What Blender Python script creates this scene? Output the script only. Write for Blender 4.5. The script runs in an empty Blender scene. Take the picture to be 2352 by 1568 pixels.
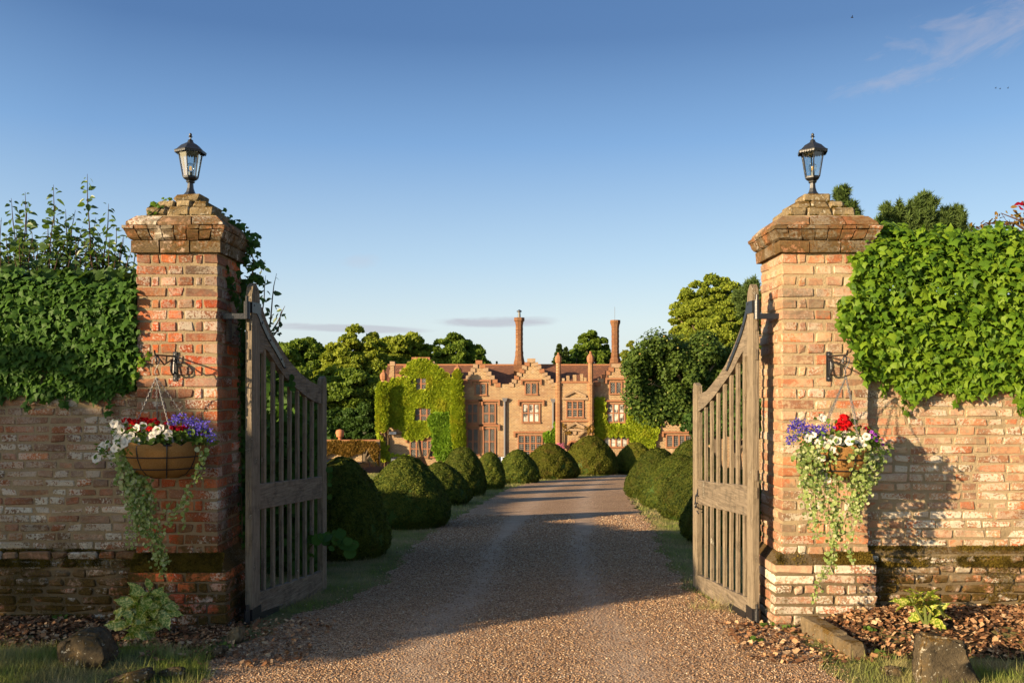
import bpy, math, random
import numpy as np
from mathutils import Vector, Matrix
random.seed(7); rng = np.random.default_rng(7)
SC = bpy.context.scene; COL = SC.collection
R = math.radians
# ------------------------------------------------------------- camera, sky, sun, exposure
EYE, FL = 1.7, 2100.0            # eye height (m); focal length in units of the 2352 px wide survey of the photo
cam = bpy.data.cameras.new('camera'); cam.lens = 36*FL/2352; cam.sensor_width = 36
cam.shift_y = (900-784)/2352; cam.clip_start = .05; cam.clip_end = 3000
co = bpy.data.objects.new('camera', cam); COL.objects.link(co); co.location = (0, 0, EYE); co.rotation_euler = (R(90), 0, 0)
SC.camera = co
SUN_EL, SUN_AZ = 14.0, 235.0     # sun low, behind the camera to the left (compass degrees from +Y)
sd = Vector((math.sin(R(SUN_AZ))*math.cos(R(SUN_EL)), math.cos(R(SUN_AZ))*math.cos(R(SUN_EL)), math.sin(R(SUN_EL))))
sl = bpy.data.lights.new('sun', 'SUN'); sl.energy = 5.0; sl.angle = R(.6); sl.color = (1.0, .77, .49)
so = bpy.data.objects.new('sun', sl); COL.objects.link(so); so.rotation_euler = sd.to_track_quat('Z', 'Y').to_euler(); so.location = (0, 0, 60)
SC.view_settings.view_transform = 'Standard'; SC.view_settings.look = 'None'; SC.view_settings.gamma = 1
EXPO = 1.3
SC.view_settings.exposure = EXPO; SC.view_settings.use_curve_mapping = False
SC.cycles.max_bounces = 6; SC.cycles.transparent_max_bounces = 8; SC.cycles.use_denoising = True

class NT:
    def __init__(s, tree): s.t = tree; s.t.nodes.clear()
    def put(s, sock, v):
        if isinstance(v, bpy.types.NodeSocket): s.t.links.new(v, sock)
        elif sock.type == 'RGBA': sock.default_value = tuple(v)+(1,) if len(v) == 3 else tuple(v)
        else: sock.default_value = v
    def n(s, typ, ins=None, **pr):
        nd = s.t.nodes.new('ShaderNode'+typ)
        for k, v in pr.items(): setattr(nd, k, v)
        for k, v in (ins or {}).items():
            s.put(nd.inputs[k], v)
        return nd
    def m(s, op, a, b=0.0, c=None, clamp=False):
        nd = s.n('Math', {0: a, 1: b}, operation=op, use_clamp=clamp)
        if c is not None: s.put(nd.inputs[2], c)
        return nd.outputs[0]
    def vm(s, op, a, b=(0, 0, 0)):
        return s.n('VectorMath', {0: a, 1: b}, operation=op).outputs[0]
    def mix(s, f, a, b, mode='MIX'):
        nd = s.n('Mix', data_type='RGBA', blend_type=mode)
        s.put(nd.inputs[0], f); s.put(nd.inputs[6], a); s.put(nd.inputs[7], b); return nd.outputs[2]
    def mr(s, v, a, b, c=0.0, d=1.0):
        return s.n('MapRange', {0: v, 1: a, 2: b, 3: c, 4: d}, clamp=True).outputs[0]
    def ramp(s, f, stops, interp='LINEAR'):
        nd = s.n('ValToRGB', {0: f}); r = nd.color_ramp; r.interpolation = interp
        while len(r.elements) < len(stops): r.elements.new(.5)
        for e, (p, c) in zip(r.elements, stops): e.position = p; e.color = tuple(c)+(1,)
        return nd.outputs[0]
    def noise(s, vec, sc, det=3, ro=.6, dist=0.0):
        return s.n('TexNoise', {'Vector': vec, 'Scale': sc, 'Detail': det, 'Roughness': ro, 'Distortion': dist}).outputs[0]
    def vor(s, vec, sc, feat='F1', out=0):
        return s.n('TexVoronoi', {'Vector': vec, 'Scale': sc}, feature=feat).outputs[out]

w = bpy.data.worlds.new('World'); SC.world = w; w.use_nodes = True
g = NT(w.node_tree)
sky = g.n('TexSky', sky_type='NISHITA', sun_disc=False, sun_elevation=R(SUN_EL), sun_rotation=R(SUN_AZ), altitude=0, air_density=1.25, dust_density=.8, ozone_density=2.2).outputs[0]
tc = g.n('TexCoord').outputs['Generated']
xyz = g.n('SeparateXYZ', {0: tc}).outputs
yy = g.m('MAXIMUM', xyz[1], .05)
U = g.m('DIVIDE', xyz[0], yy); V = g.m('DIVIDE', xyz[2], yy)
def cloud(cu, cv, ru, rv, ang, seed, sx, sy, lo, hi, amt):
    du = g.m('SUBTRACT', U, cu); dv = g.m('SUBTRACT', V, cv); ca, sa = math.cos(R(ang)), math.sin(R(ang))
    a = g.m('ADD', g.m('MULTIPLY', du, ca), g.m('MULTIPLY', dv, sa)); b = g.m('SUBTRACT', g.m('MULTIPLY', dv, ca), g.m('MULTIPLY', du, sa))
    e = g.m('ADD', g.m('POWER', g.m('ABSOLUTE', g.m('DIVIDE', a, ru)), 2.0), g.m('POWER', g.m('ABSOLUTE', g.m('DIVIDE', b, rv)), 2.0))
    msk = g.m('SUBTRACT', 1.0, e, clamp=True)
    v = g.n('CombineXYZ', {0: g.m('MULTIPLY', a, sx), 1: g.m('MULTIPLY', b, sy), 2: float(seed)}).outputs[0]
    nz = g.noise(v, 1.0, 6, .62, .6)
    return g.m('MULTIPLY', g.m('MULTIPLY', g.mr(g.m('ADD', nz, g.m('MULTIPLY', g.m('SUBTRACT', msk, 1.0), .45)), lo, hi), amt), g.mr(msk, 0.0, .5))
c1 = cloud(.50, .385, .22, .055, 20, 3, 9, 26, .36, .68, .48)
c2 = cloud(-.012, .077, .085, .0075, 1, 5, 10, 60, .08, .38, .75)
c3 = cloud(-.19, .070, .12, .0055, -2, 9, 10, 60, .08, .38, .65)
c4 = cloud(-.165, .143, .03, .012, 0, 2, 20, 40, .25, .6, .25)
front = g.m('GREATER_THAN', xyz[1], .06)
warm = g.m('MULTIPLY', g.m('MAXIMUM', c1, c4), front); cool = g.m('MULTIPLY', g.m('MAXIMUM', c2, c3), front)
K = 9.5*.105/.15/2**EXPO                    # clear evening air: deep blue overhead, pale towards the horizon
grad = g.ramp(g.m('MAXIMUM', xyz[2], 0.0), [(0, (.62*K, .70*K, .77*K)), (.075, (.58*K, .69*K, .80*K)), (.14, (.40*K, .56*K, .77*K)), (.26, (.15*K, .31*K, .61*K)), (.36, (.042*K, .125*K, .345*K)), (.6, (.03*K, .09*K, .27*K)), (1, (.04*K, .10*K, .28*K))])
dsun = g.n('VectorMath', {0: tc, 1: (sd.x, sd.y, sd.z)}, operation='DOT_PRODUCT').outputs['Value']
sky = g.mix(g.mr(dsun, -.1, .9, .85, .4), sky, grad)
sky = g.mix(warm, sky, (.62*K, .56*K, .60*K)); sky = g.mix(cool, sky, (.52*K, .53*K, .60*K))
bg = g.n('Background', {'Color': sky, 'Strength': .15})
g.t.links.new(bg.outputs[0], g.n('OutputWorld').inputs[0])
# ------------------------------------------------------------- object helpers
WL = {}                                                     # world place of each object
def link(o): COL.objects.link(o); return o
def tag(o, label=None, cat=None, group=None, kind=None):
    for k, v in (('label', label), ('category', cat), ('group', group), ('kind', kind)):
        if v: o[k] = v
    return o
def thing(name, label, cat, loc=(0, 0, 0), group=None, kind=None):
    o = link(bpy.data.objects.new(name, None)); o.empty_display_size = .1
    o.location = loc; WL[o.name] = Vector(loc); return tag(o, label, cat, group, kind)
def obj(name, me, m=None, parent=None, loc=(0, 0, 0), rot=None, kind=None):
    o = bpy.data.objects.new(name, me)
    if m is not None and len(me.materials) == 0: me.materials.append(m)
    link(o); loc = Vector(loc); WL[o.name] = loc
    if parent is not None: o.parent = parent; o.location = loc - WL[parent.name]
    else: o.location = loc
    if rot is not None: o.rotation_euler = rot
    if kind: o['kind'] = kind
    return o
class MB:
    def __init__(s): s.v = []; s.f = []
    def add(s, vs, fs):
        k = len(s.v); s.v += [tuple(p) for p in vs]; s.f += [tuple(i+k for i in f) for f in fs]; return s
    def box(s, x0, x1, y0, y1, z0, z1, M=None):
        vs = [(x, y, z) for z in (z0, z1) for y in (y0, y1) for x in (x0, x1)]
        if M is not None: vs = [M @ Vector(p) for p in vs]
        return s.add(vs, [(0, 2, 3, 1), (4, 5, 7, 6), (0, 1, 5, 4), (2, 6, 7, 3), (0, 4, 6, 2), (1, 3, 7, 5)])
    def hexa(s, b, t):                                     # bottom 4, top 4 points, same winding
        return s.add(list(b)+list(t), [(3, 2, 1, 0), (4, 5, 6, 7), (0, 1, 5, 4), (1, 2, 6, 5), (2, 3, 7, 6), (3, 0, 4, 7)])
    def prism(s, a, b):                                    # two outlines of equal length
        n = len(a); return s.add(list(a)+list(b), [tuple(range(n))[::-1], tuple(range(n, 2*n))]+[(i, (i+1) % n, n+(i+1) % n, n+i) for i in range(n)])
    def lathe(s, prof, c=(0, 0, 0), n=12, ph=0.0, caps=True):
        k0 = len(s.v); vs = []
        for r, z in prof:
            for i in range(n):
                a = ph+2*math.pi*i/n; vs.append((c[0]+r*math.cos(a), c[1]+r*math.sin(a), c[2]+z))
        fs = [(j*n+i, j*n+(i+1) % n, (j+1)*n+(i+1) % n, (j+1)*n+i) for j in range(len(prof)-1) for i in range(n)]
        if caps: fs += [tuple(range(n))[::-1], tuple((len(prof)-1)*n+i for i in range(n))]
        return s.add(vs, fs)
    def tube(s, pts, rad, n=6, caps=True):
        pts = [Vector(p) for p in pts]; rs = rad if isinstance(rad, (list, tuple)) else [rad]*len(pts)
        vs = []; prev = None
        for i, p in enumerate(pts):
            d = (pts[min(i+1, len(pts)-1)]-pts[max(i-1, 0)]).normalized()
            if prev is None: a = d.orthogonal().normalized()
            else:
                a = prev-d*prev.dot(d); a = a.normalized() if a.length > 1e-6 else d.orthogonal().normalized()
            prev = a; b = d.cross(a)
            for k in range(n):
                t = 2*math.pi*k/n; vs.append(p+(a*math.cos(t)+b*math.sin(t))*rs[i])
        fs = [(j*n+i, j*n+(i+1) % n, (j+1)*n+(i+1) % n, (j+1)*n+i) for j in range(len(pts)-1) for i in range(n)]
        if caps: fs += [tuple(range(n))[::-1], tuple((len(pts)-1)*n+i for i in range(n))]
        return s.add(vs, fs)
    def torus(s, c, r, t, ax=(0, 0, 1), n=12, k=5, sx=1.0):
        ax = Vector(ax).normalized(); a = ax.orthogonal().normalized(); b = ax.cross(a)
        pts = [Vector(c)+a*math.cos(2*math.pi*i/n)*r*sx+b*math.sin(2*math.pi*i/n)*r for i in range(n+1)]
        return s.tube(pts, t, k, False)
    def mesh(s, name, smooth=False):
        me = bpy.data.meshes.new(name); me.from_pydata(s.v, [], s.f); me.validate()
        if smooth: me.polygons.foreach_set('use_smooth', [True]*len(me.polygons))
        me.update(); return me
    def build(s, name, m, parent=None, loc=(0, 0, 0), smooth=False, kind=None, local=False):
        # world-authored mesh by default: vertices are stored relative to loc
        if not local:
            L = Vector(loc); s.v = [tuple(Vector(p)-L) for p in s.v]
        return obj(name, s.mesh(name, smooth), m, parent, loc, kind=kind)
def np_mesh(name, V, F):
    V = np.asarray(V, np.float32); F = np.asarray(F, np.int32); me = bpy.data.meshes.new(name)
    me.vertices.add(len(V)); me.vertices.foreach_set('co', V.ravel()); k = F.shape[1]
    me.loops.add(F.size); me.loops.foreach_set('vertex_index', F.ravel())
    me.polygons.add(len(F)); me.polygons.foreach_set('loop_start', np.arange(0, F.size, k, dtype=np.int32))
    me.update(calc_edges=True); return me
# leaf outlines (x across, y along, z up); faces all triangles
def fan(out, zc=0.0, c=(0, 0)):
    n = len(out); v = [(c[0], c[1], zc)]+[tuple(p) if len(p) == 3 else (p[0], p[1], 0) for p in out]
    return np.array(v, float), np.array([(0, i+1, (i+1) % n+1) for i in range(n)])
LEAF = {
 'quad': (np.array([(-.5, 0, 0), (0, .02, -.1), (.5, 0, 0), (.32, .9, 0), (0, 1, -.12), (-.32, .9, 0)], float)-[0, .5, 0], np.array([(0, 1, 4), (0, 4, 5), (1, 2, 3), (1, 3, 4)])),
 'chip': (np.array([(-.5, -.35, 0), (.45, -.4, .08), (.5, .4, 0), (-.4, .45, -.06)], float), np.array([(0, 1, 2), (0, 2, 3)])),
 'needle': (np.array([(-.22, 0, 0), (.22, 0, 0), (0, 1, .1)], float), np.array([(0, 1, 2)])),
 'ivy': fan([(0, -.12, 0), (.3, -.18, -.05), (.36, .02, -.02), (.62, .2, -.1), (.34, .4, -.02), (.2, .55, 0), (0, .95, -.12), (-.2, .55, 0), (-.34, .4, -.02), (-.62, .2, -.1), (-.36, .02, -.02), (-.3, -.18, -.05)], .07, (0, .2)),
 'round': fan([(.0, -.38, .0), (.22, -.5, -.04), (.48, -.2, .05), (.5, .15, -.03), (.3, .45, .04), (0, .5, -.05), (-.3, .45, .04), (-.5, .15, -.03), (-.48, -.2, .05), (-.22, -.5, -.04)], -.06),
 'ovate': (np.array([(0, 0, 0), (.25, .25, .07), (.3, .5, .06), (.18, .8, .02), (0, 1.05, -.1), (-.18, .8, .02), (-.3, .5, .06), (-.25, .25, .07), (0, .5, -.05)], float), np.array([(0, 1, 8), (1, 2, 8), (2, 3, 8), (3, 4, 8), (4, 5, 8), (5, 6, 8), (6, 7, 8), (7, 0, 8)])),
 'lance': (np.array([(0, 0, 0), (.1, .14, .03), (.2, .36, .06), (.22, .55, .05), (.17, .62, .03), (.14, .78, 0), (.07, .84, -.03), (0, 1.0, -.1), (-.07, .84, -.03), (-.14, .78, 0), (-.17, .62, .03), (-.22, .55, .05), (-.2, .36, .06), (-.1, .14, .03), (0, .3, -.02), (0, .65, -.04)], float),
           np.array([(0, 1, 14), (1, 2, 14), (2, 3, 15), (2, 15, 14), (3, 4, 15), (4, 5, 15), (5, 6, 15), (6, 7, 15), (7, 8, 15), (8, 9, 15), (9, 10, 15), (10, 11, 15), (11, 12, 14), (11, 14, 15), (12, 13, 14), (13, 0, 14)])),
}
def unit(a): return a/np.maximum(np.linalg.norm(a, axis=-1, keepdims=True), 1e-9)
def frames(N, B):
    N = unit(N); B = unit(B-N*np.sum(B*N, -1, keepdims=True)); return np.cross(B, N), B, N
def leaves(P, N, B, S, shape, wid=1.0):
    tv, tf = LEAF[shape]; T, B, N = frames(N, B); S = np.asarray(S, float).reshape(-1, 1, 1)*np.ones((len(P), 1, 1))
    W = (np.asarray(wid, float).reshape(-1, 1, 1)*np.ones((len(P), 1, 1)))
    V = P[:, None, :]+S*(tv[None, :, 0:1]*W*T[:, None, :]+tv[None, :, 1:2]*B[:, None, :]+tv[None, :, 2:3]*N[:, None, :])
    F = tf[None]+(np.arange(len(P))*len(tv))[:, None, None]
    return V.reshape(-1, 3), F.reshape(-1, 3)
def leaf_stuff(name, P, N, B, S, shape, m, parent=None, wid=1.0, kind='stuff', loc=(0, 0, 0)):
    V, F = leaves(P, N, B, S, shape, wid); return obj(name, np_mesh(name, V-np.array(loc), F), m, parent, loc, kind=kind)
_lm = {}
def leaf_parts(name, P, N, B, S, shape, m, parent, limit=300, rest='foliage', order=None):
    """the leaves nearest the camera are parts one by one, the others one part of kind stuff"""
    d = np.linalg.norm(P-np.array([0, 0, EYE]), axis=1)-0.6*S if order is None else order
    ix = np.argsort(d); S = np.asarray(S, float)*np.ones(len(P))
    T_, B_, N_ = frames(N, B)
    for i in ix[:limit]:
        k = (shape, m.name, random.randrange(5))
        if k not in _lm:
            tv, tf = LEAF[shape]; v = tv.copy(); v[:, 2] += (rng.random(len(v))-.5)*.1; v[:, 0] *= .85+.3*rng.random()
            v[:, 2] -= .12*v[:, 1]**2*rng.random()
            me = np_mesh(name, v, tf); me.materials.append(m); _lm[k] = me
        M = Matrix((T_[i], B_[i], N_[i])).transposed()
        o = obj(name, _lm[k], None, parent, P[i], rot=M.to_euler()); o.scale = (S[i],)*3
    r = ix[limit:]
    if len(r): leaf_stuff(rest, P[r], N[r], B[r], S[r], shape, m, parent)
def PX(x, y, Y): return Vector(((x-1176)/FL*Y, Y, EYE-(y-900)/FL*Y))
def sstep(a, b, v):
    t = np.clip((v-a)/(b-a), 0, 1); return t*t*(3-2*t)
def G(X, Y):
    """height of the ground"""
    X = np.asarray(X, float); Y = np.asarray(Y, float)
    z = -.055*np.maximum(Y-6.2, 0)*np.minimum(1, .35+(np.maximum(Y-6.2, 0))*.4)
    z = np.where(Y > 39.2, -.055*33-(Y-39.2)*.055, z)
    z = np.where(Y > 39.2, z-2.6*sstep(39.5, 66, Y), z)
    z = np.maximum(z, -6.0)
    bed = sstep(5.75, 6.3, Y)*sstep(7.6, 6.9, Y)*(sstep(2.05, 2.55, X)*.13+sstep(-2.5, -3.2, X)*.05)
    lump = .10*np.exp(-((X+3.0)/.7)**2-((Y-5.45)/.35)**2)+.05*np.exp(-((X+2.4)/.3)**2-((Y-5.75)/.25)**2)
    return z+bed+lump
def g1(X, Y): return float(G(X, Y))
def on_ground(x, y):
    """the ground point seen at survey pixel x, y"""
    u, v = (x-1176)/FL, (y-900)/FL; lo = 3.0
    Y = 3.0
    while Y < 400:
        if EYE-v*Y <= g1(u*Y, Y): break
        lo = Y; Y *= 1.03
    hi = Y
    for _ in range(24):
        mid = (lo+hi)/2
        if EYE-v*mid <= g1(u*mid, mid): hi = mid
        else: lo = mid
    return Vector((u*hi, hi, g1(u*hi, hi)))
# ------------------------------------------------------------- materials
MT = {}
def material(name, fn, rough=.8, spec=.3):
    m = bpy.data.materials.new(name); m.use_nodes = True; t = NT(m.node_tree); r = fn(t)
    sp = r.get('s', spec); sp = sp*.35 if sp <= .35 else sp
    p = t.n('BsdfPrincipled', {'Base Color': r['c'], 'Roughness': r.get('r', rough), 'Specular IOR Level': sp, 'Metallic': r.get('met', 0.0)})
    if 'bump' in r:
        b = t.n('Bump', {'Height': r['bump'], 'Strength': r.get('bs', .6), 'Distance': r.get('bd', .01)}); t.t.links.new(b.outputs[0], p.inputs['Normal'])
    out = p.outputs[0]
    if 'trans' in r:
        tr = t.n('BsdfTranslucent', {'Color': r['tc']}); mx = t.n('MixShader', {0: r['trans'], 1: out, 2: tr.outputs[0]}); out = mx.outputs[0]
    if 'em' in r: t.put(p.inputs['Emission Color'], r['em']); t.put(p.inputs['Emission Strength'], r['es'])
    t.t.links.new(out, t.n('OutputMaterial').inputs[0]); MT[name] = m; return m
def pos(t): return t.n('NewGeometry').outputs['Position']
def rnd(t):
    a = t.n('ObjectInfo').outputs['Random']; b = t.n('NewGeometry').outputs['Random Per Island']
    return t.m('FRACT', t.m('ADD', t.m('MULTIPLY', a, 7.31), b))
def brick_fn(cols, lich=.5, moss=.3, smear=.3, lz=(0, 4), mz=(0, .5), lcol=(.46, .44, .37)):
    def f(t):
        P = pos(t); z = t.n('SeparateXYZ', {0: P}).outputs[2]; r = rnd(t)
        c = t.ramp(r, [(i/(len(cols)-1), k) for i, k in enumerate(cols)])
        v = t.m('FRACT', t.m('MULTIPLY', r, 13.7))
        c = t.mix(1.0, c, t.n('CombineColor', {0: t.mr(v, 0, 1, .55, 1.02), 1: t.mr(v, 0, 1, .50, .92), 2: t.mr(v, 0, 1, .46, .82)}).outputs[0], 'MULTIPLY')
        n1 = t.noise(P, 34, 5, .65); n2 = t.noise(P, 7, 4); n3 = t.noise(P, 130, 3, .7)
        c = t.mix(t.mr(n1, .45, .75, 0, .55), c, (.12, .06, .04))
        c = t.mix(t.mr(n3, .52, .75, 0, .4), c, (.5, .30, .16)); n5 = t.noise(P, 210, 2, .6); c = t.mix(t.mr(t.noise(P, 90, 4, .7, .3), .60, .68, 0, .6), c, (.07, .045, .03))
        c = t.mix(t.mr(t.m('ADD', n5, t.m('MULTIPLY', n1, .4)), .86, .92, 0, .75), c, (.60, .54, .42))
        c = t.mix(t.m('MULTIPLY', t.mr(t.m('ADD', n2, t.m('MULTIPLY', t.m('SUBTRACT', n1, .5), .9)), .50, .62), smear), c, (.46, .34, .20))
        # dark weathering in broad patches
        n4 = t.noise(P, 2.6, 3, .6)
        c = t.mix(t.m('MULTIPLY', t.mr(t.m('ADD', n4, t.m('MULTIPLY', n1, .5)), .72, 1.0), .75), c, (.075, .06, .045))
        # lichen: crisp pale spots in drifts
        lv = t.noise(P, 62, 5, .62, .4); ln = t.noise(P, 3.4, 3, .6); lh = t.mr(z, lz[0], lz[1], 1.0, .25)
        s = t.m('MULTIPLY', t.m('ADD', ln, t.m('MULTIPLY', lv, .95)), 1.0)
        thr = 1.12-lich*.36
        L = t.m('MULTIPLY', t.m('MULTIPLY', t.mr(s, thr, thr+.04), lh), t.mr(t.m('FRACT', t.m('MULTIPLY', r, 47.3)), .15, .75, .12, 1.0))
        c = t.mix(t.m('MULTIPLY', L, .88), c, t.mix(t.mr(n3, .4, .6), lcol, (.62, .58, .46)))
        # yellow lichen high up, moss low down
        yn = t.noise(t.vm('ADD', P, (5, 3, 1)), 4.2, 4, .6)
        c = t.mix(t.m('MULTIPLY', t.mr(t.m('ADD', yn, t.m('MULTIPLY', n1, .4)), .86, 1.0), .6), c, (.36, .24, .05))
        mh = t.mr(t.m('ADD', z, t.m('MULTIPLY', t.m('SUBTRACT', yn, .5), .5)), mz[0], mz[1], 1.0, 0.0)
        mo = t.m('MULTIPLY', t.mr(t.m('ADD', n2, t.m('MULTIPLY', n1, .7)), .95-moss*.4, 1.12-moss*.4), mh)
        c = t.mix(mo, c, t.mix(t.mr(n3, .35, .65), (.03, .02, .008), (.10, .06, .015)))
        hh = t.m('ADD', t.m('ADD', t.m('MULTIPLY', n1, .8), t.m('MULTIPLY', n3, .5)), t.m('MULTIPLY', L, .25))
        hh = t.m('SUBTRACT', hh, t.m('MULTIPLY', t.mr(t.vor(P, 38), .12, .0), .5))
        return dict(c=c, r=t.mr(n1, .3, .7, .85, .97), s=.15, bump=hh, bs=.75, bd=.006)
    return f
RED = [(.46, .095, .03), (.34, .065, .028), (.50, .15, .05), (.20, .10, .07), (.54, .135, .04), (.36, .115, .055), (.26, .145, .10), (.46, .19, .08)]
PALE = [(.50, .26, .14), (.40, .20, .12), (.54, .32, .19), (.34, .23, .16), (.52, .17, .07), (.40, .27, .19), (.50, .29, .17), (.46, .17, .08)]
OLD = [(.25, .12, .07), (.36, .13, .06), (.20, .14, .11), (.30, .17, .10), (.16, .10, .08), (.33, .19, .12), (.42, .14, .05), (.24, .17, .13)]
material('red_brick', brick_fn(RED, .26, .5, .2, (.3, 3.2), (.45, .95)))
material('pale_brick', brick_fn(PALE, .36, .5, .6, (.3, 3.0), (.2, .6), (.50, .46, .36)))
material('ledge_brick', brick_fn([(.24, .10, .055), (.16, .10, .06)], .45, 1.15, .2, (.0, 3.0), (.2, 3.0)))
material('plinth_brick', brick_fn([(.44, .25, .16), (.38, .22, .15), (.47, .31, .2), (.46, .17, .09)], .66, .3, .6, (.0, 3.0), (.0, .3), (.52, .46, .36)))
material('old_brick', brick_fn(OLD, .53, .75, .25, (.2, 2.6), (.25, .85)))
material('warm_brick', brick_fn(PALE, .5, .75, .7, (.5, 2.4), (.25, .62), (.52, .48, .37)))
material('cap_brick', brick_fn([(.40, .17, .08), (.30, .16, .09), (.48, .20, .09), (.27, .18, .11)], .55, .75, .5, (2.4, 6), (2.6, 3.6)))
def mortar_fn(a, b):
    def f(t):
        P = pos(t); n = t.noise(P, 70, 5, .7); n2 = t.noise(P, 5, 3)
        z = t.n('SeparateXYZ', {0: P}).outputs[2]
        c = t.mix(n, a, b); c = t.mix(t.mr(n2, .5, .75, 0, .6), c, (.14, .10, .065))
        c = t.mix(t.mr(t.m('ADD', z, t.m('MULTIPLY', n2, .8)), .75, 1.15, .7, 0), c, (.05, .037, .02))
        return dict(c=c, r=.95, s=.1, bump=n, bs=.9, bd=.012)
    return f
material('mortar', mortar_fn((.20, .145, .085), (.36, .275, .165)))
material('pale_mortar', mortar_fn((.26, .19, .11), (.42, .325, .195)))
def stone_fn(a, b, lich=.45, moss=.4):
    def f(t):
        P = pos(t); n = t.noise(P, 26, 6, .65); n2 = t.noise(P, 95, 4, .7); n3 = t.noise(P, 6, 3)
        c = t.mix(t.mr(n, .3, .7), a, b); c = t.mix(t.mr(n3, .45, .7, 0, .6), c, (.09, .075, .05))
        lv = t.mr(t.m('ADD', t.noise(P, 48, 4, .6), t.m('MULTIPLY', n3, .5)), .98-.3*lich, 1.02-.3*lich)
        c = t.mix(t.m('MULTIPLY', lv, .8), c, (.48, .45, .36))
        nz = t.n('SeparateXYZ', {0: t.n('NewGeometry').outputs['Normal']}).outputs[2]
        mo = t.m('MULTIPLY', t.mr(t.m('ADD', n3, t.m('MULTIPLY', n, .6)), .92-moss*.3, 1.05-moss*.3), t.mr(nz, -.2, .8, .25, 1))
        c = t.mix(mo, c, t.mix(t.mr(n2, .4, .6), (.05, .03, .01), (.15, .085, .02)))
        return dict(c=c, r=.95, s=.12, bump=t.m('ADD', n, t.m('MULTIPLY', n2, .6)), bs=1.0, bd=.012)
    return f
material('cap_stone', stone_fn((.13, .10, .06), (.36, .28, .16), .45, .8))
material('boulder', stone_fn((.04, .032, .022), (.11, .085, .052), .35, .4))
material('kerb', stone_fn((.10, .075, .045), (.21, .155, .09), .15, .6))
def wood_fn(a, b, dark):
    def f(t):
        P = pos(t); q = t.n('NewGeometry'); r = rnd(t)
        sx = t.n('SeparateXYZ', {0: P}).outputs
        gr = t.n('CombineXYZ', {0: t.m('MULTIPLY', sx[0], 60), 1: t.m('MULTIPLY', sx[1], 26), 2: t.m('ADD', t.m('MULTIPLY', sx[2], 2.2), t.m('MULTIPLY', r, 30))}).outputs[0]
        n = t.noise(gr, 1.6, 5, .65, .5); n2 = t.noise(P, 9, 4, .65); n3 = t.noise(P, 120, 3)
        c = t.mix(t.mr(n, .3, .7), a, b); c = t.mix(t.mr(n, .62, .78, 0, .8), c, dark)
        c = t.mix(t.mr(n2, .5, .75, 0, .65), c, dark)
        c = t.mix(t.mr(r, 0, 1, 0, .22), c, (.26, .20, .12))
        c = t.mix(t.mr(t.m('ADD', n2, t.m('MULTIPLY', n3, .5)), .92, 1.02, 0, .7), c, (.5, .46, .36))
        return dict(c=c, r=.9, s=.15, bump=t.m('ADD', n, t.m('MULTIPLY', n3, .3)), bs=1.0, bd=.012)
    return f
def rail_fn(a, b, dark):
    def f(t):
        P = pos(t); sx = t.n('SeparateXYZ', {0: P}).outputs
        gr = t.n('CombineXYZ', {0: t.m('MULTIPLY', sx[0], 3), 1: t.m('MULTIPLY', sx[1], 3), 2: t.m('MULTIPLY', sx[2], 45)}).outputs[0]
        n = t.noise(gr, 1.3, 5, .65, .8); n2 = t.noise(P, 9, 4, .65); n3 = t.noise(P, 120, 3)
        c = t.mix(t.mr(n, .3, .7), a, b); c = t.mix(t.mr(n2, .5, .75, 0, .65), c, dark)
        c = t.mix(t.mr(t.m('ADD', n2, t.m('MULTIPLY', n3, .5)), .92, 1.02, 0, .5), c, (.5, .46, .36))
        return dict(c=c, r=.9, s=.15, bump=t.m('ADD', n, t.m('MULTIPLY', n3, .3)), bs=1.0, bd=.012)
    return f
material('gate_wood', wood_fn((.11, .088, .064), (.27, .215, .15), (.02, .016, .012)))
material('gate_rail', rail_fn((.10, .08, .058), (.25, .198, .14), (.02, .016, .012)))
def plain(c, r=.5, s=.4, met=0.0, bump=None, var=0.0):
    def f(t):
        P = pos(t); d = dict(c=c, r=r, s=s, met=met)
        n = t.noise(P, bump or 40, 4, .6)
        d['c'] = t.mix(t.mr(n, .3, .7, 0, .35+var), c, tuple(k*.6 for k in c)); d['bump'] = n; d['bs'] = .35; d['bd'] = .004
        return d
    return f
material('black_iron', plain((.012, .012, .014), .38, .5, 0, 90)); material('lamp_paint', plain((.016, .017, .018), .42, .5, 0, 60))
material('steel', plain((.20, .195, .19), .6, .4, .5)); material('brass', plain((.35, .22, .07), .4, .5, .7))
material('dark_void', plain((.01, .01, .008), 1, 0)); material('soil', plain((.045, .03, .018), .95, .1, 0, 30, .3))
material('white_box', plain((.75, .73, .68), .5)); material('lead', plain((.16, .16, .17), .6, .3))
material('terracotta', plain((.42, .17, .08), .8, .2)); material('bark', plain((.11, .085, .06), .95, .1, 0, 14, .3)); material('pale_bark', plain((.22, .17, .11), .9, .1, 0, 14, .2))
material('twig', plain((.075, .045, .03), .8, .2)); material('vine_stem', plain((.13, .09, .05), .85, .1)); material('green_stem', plain((.10, .12, .03), .7, .2))
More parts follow.
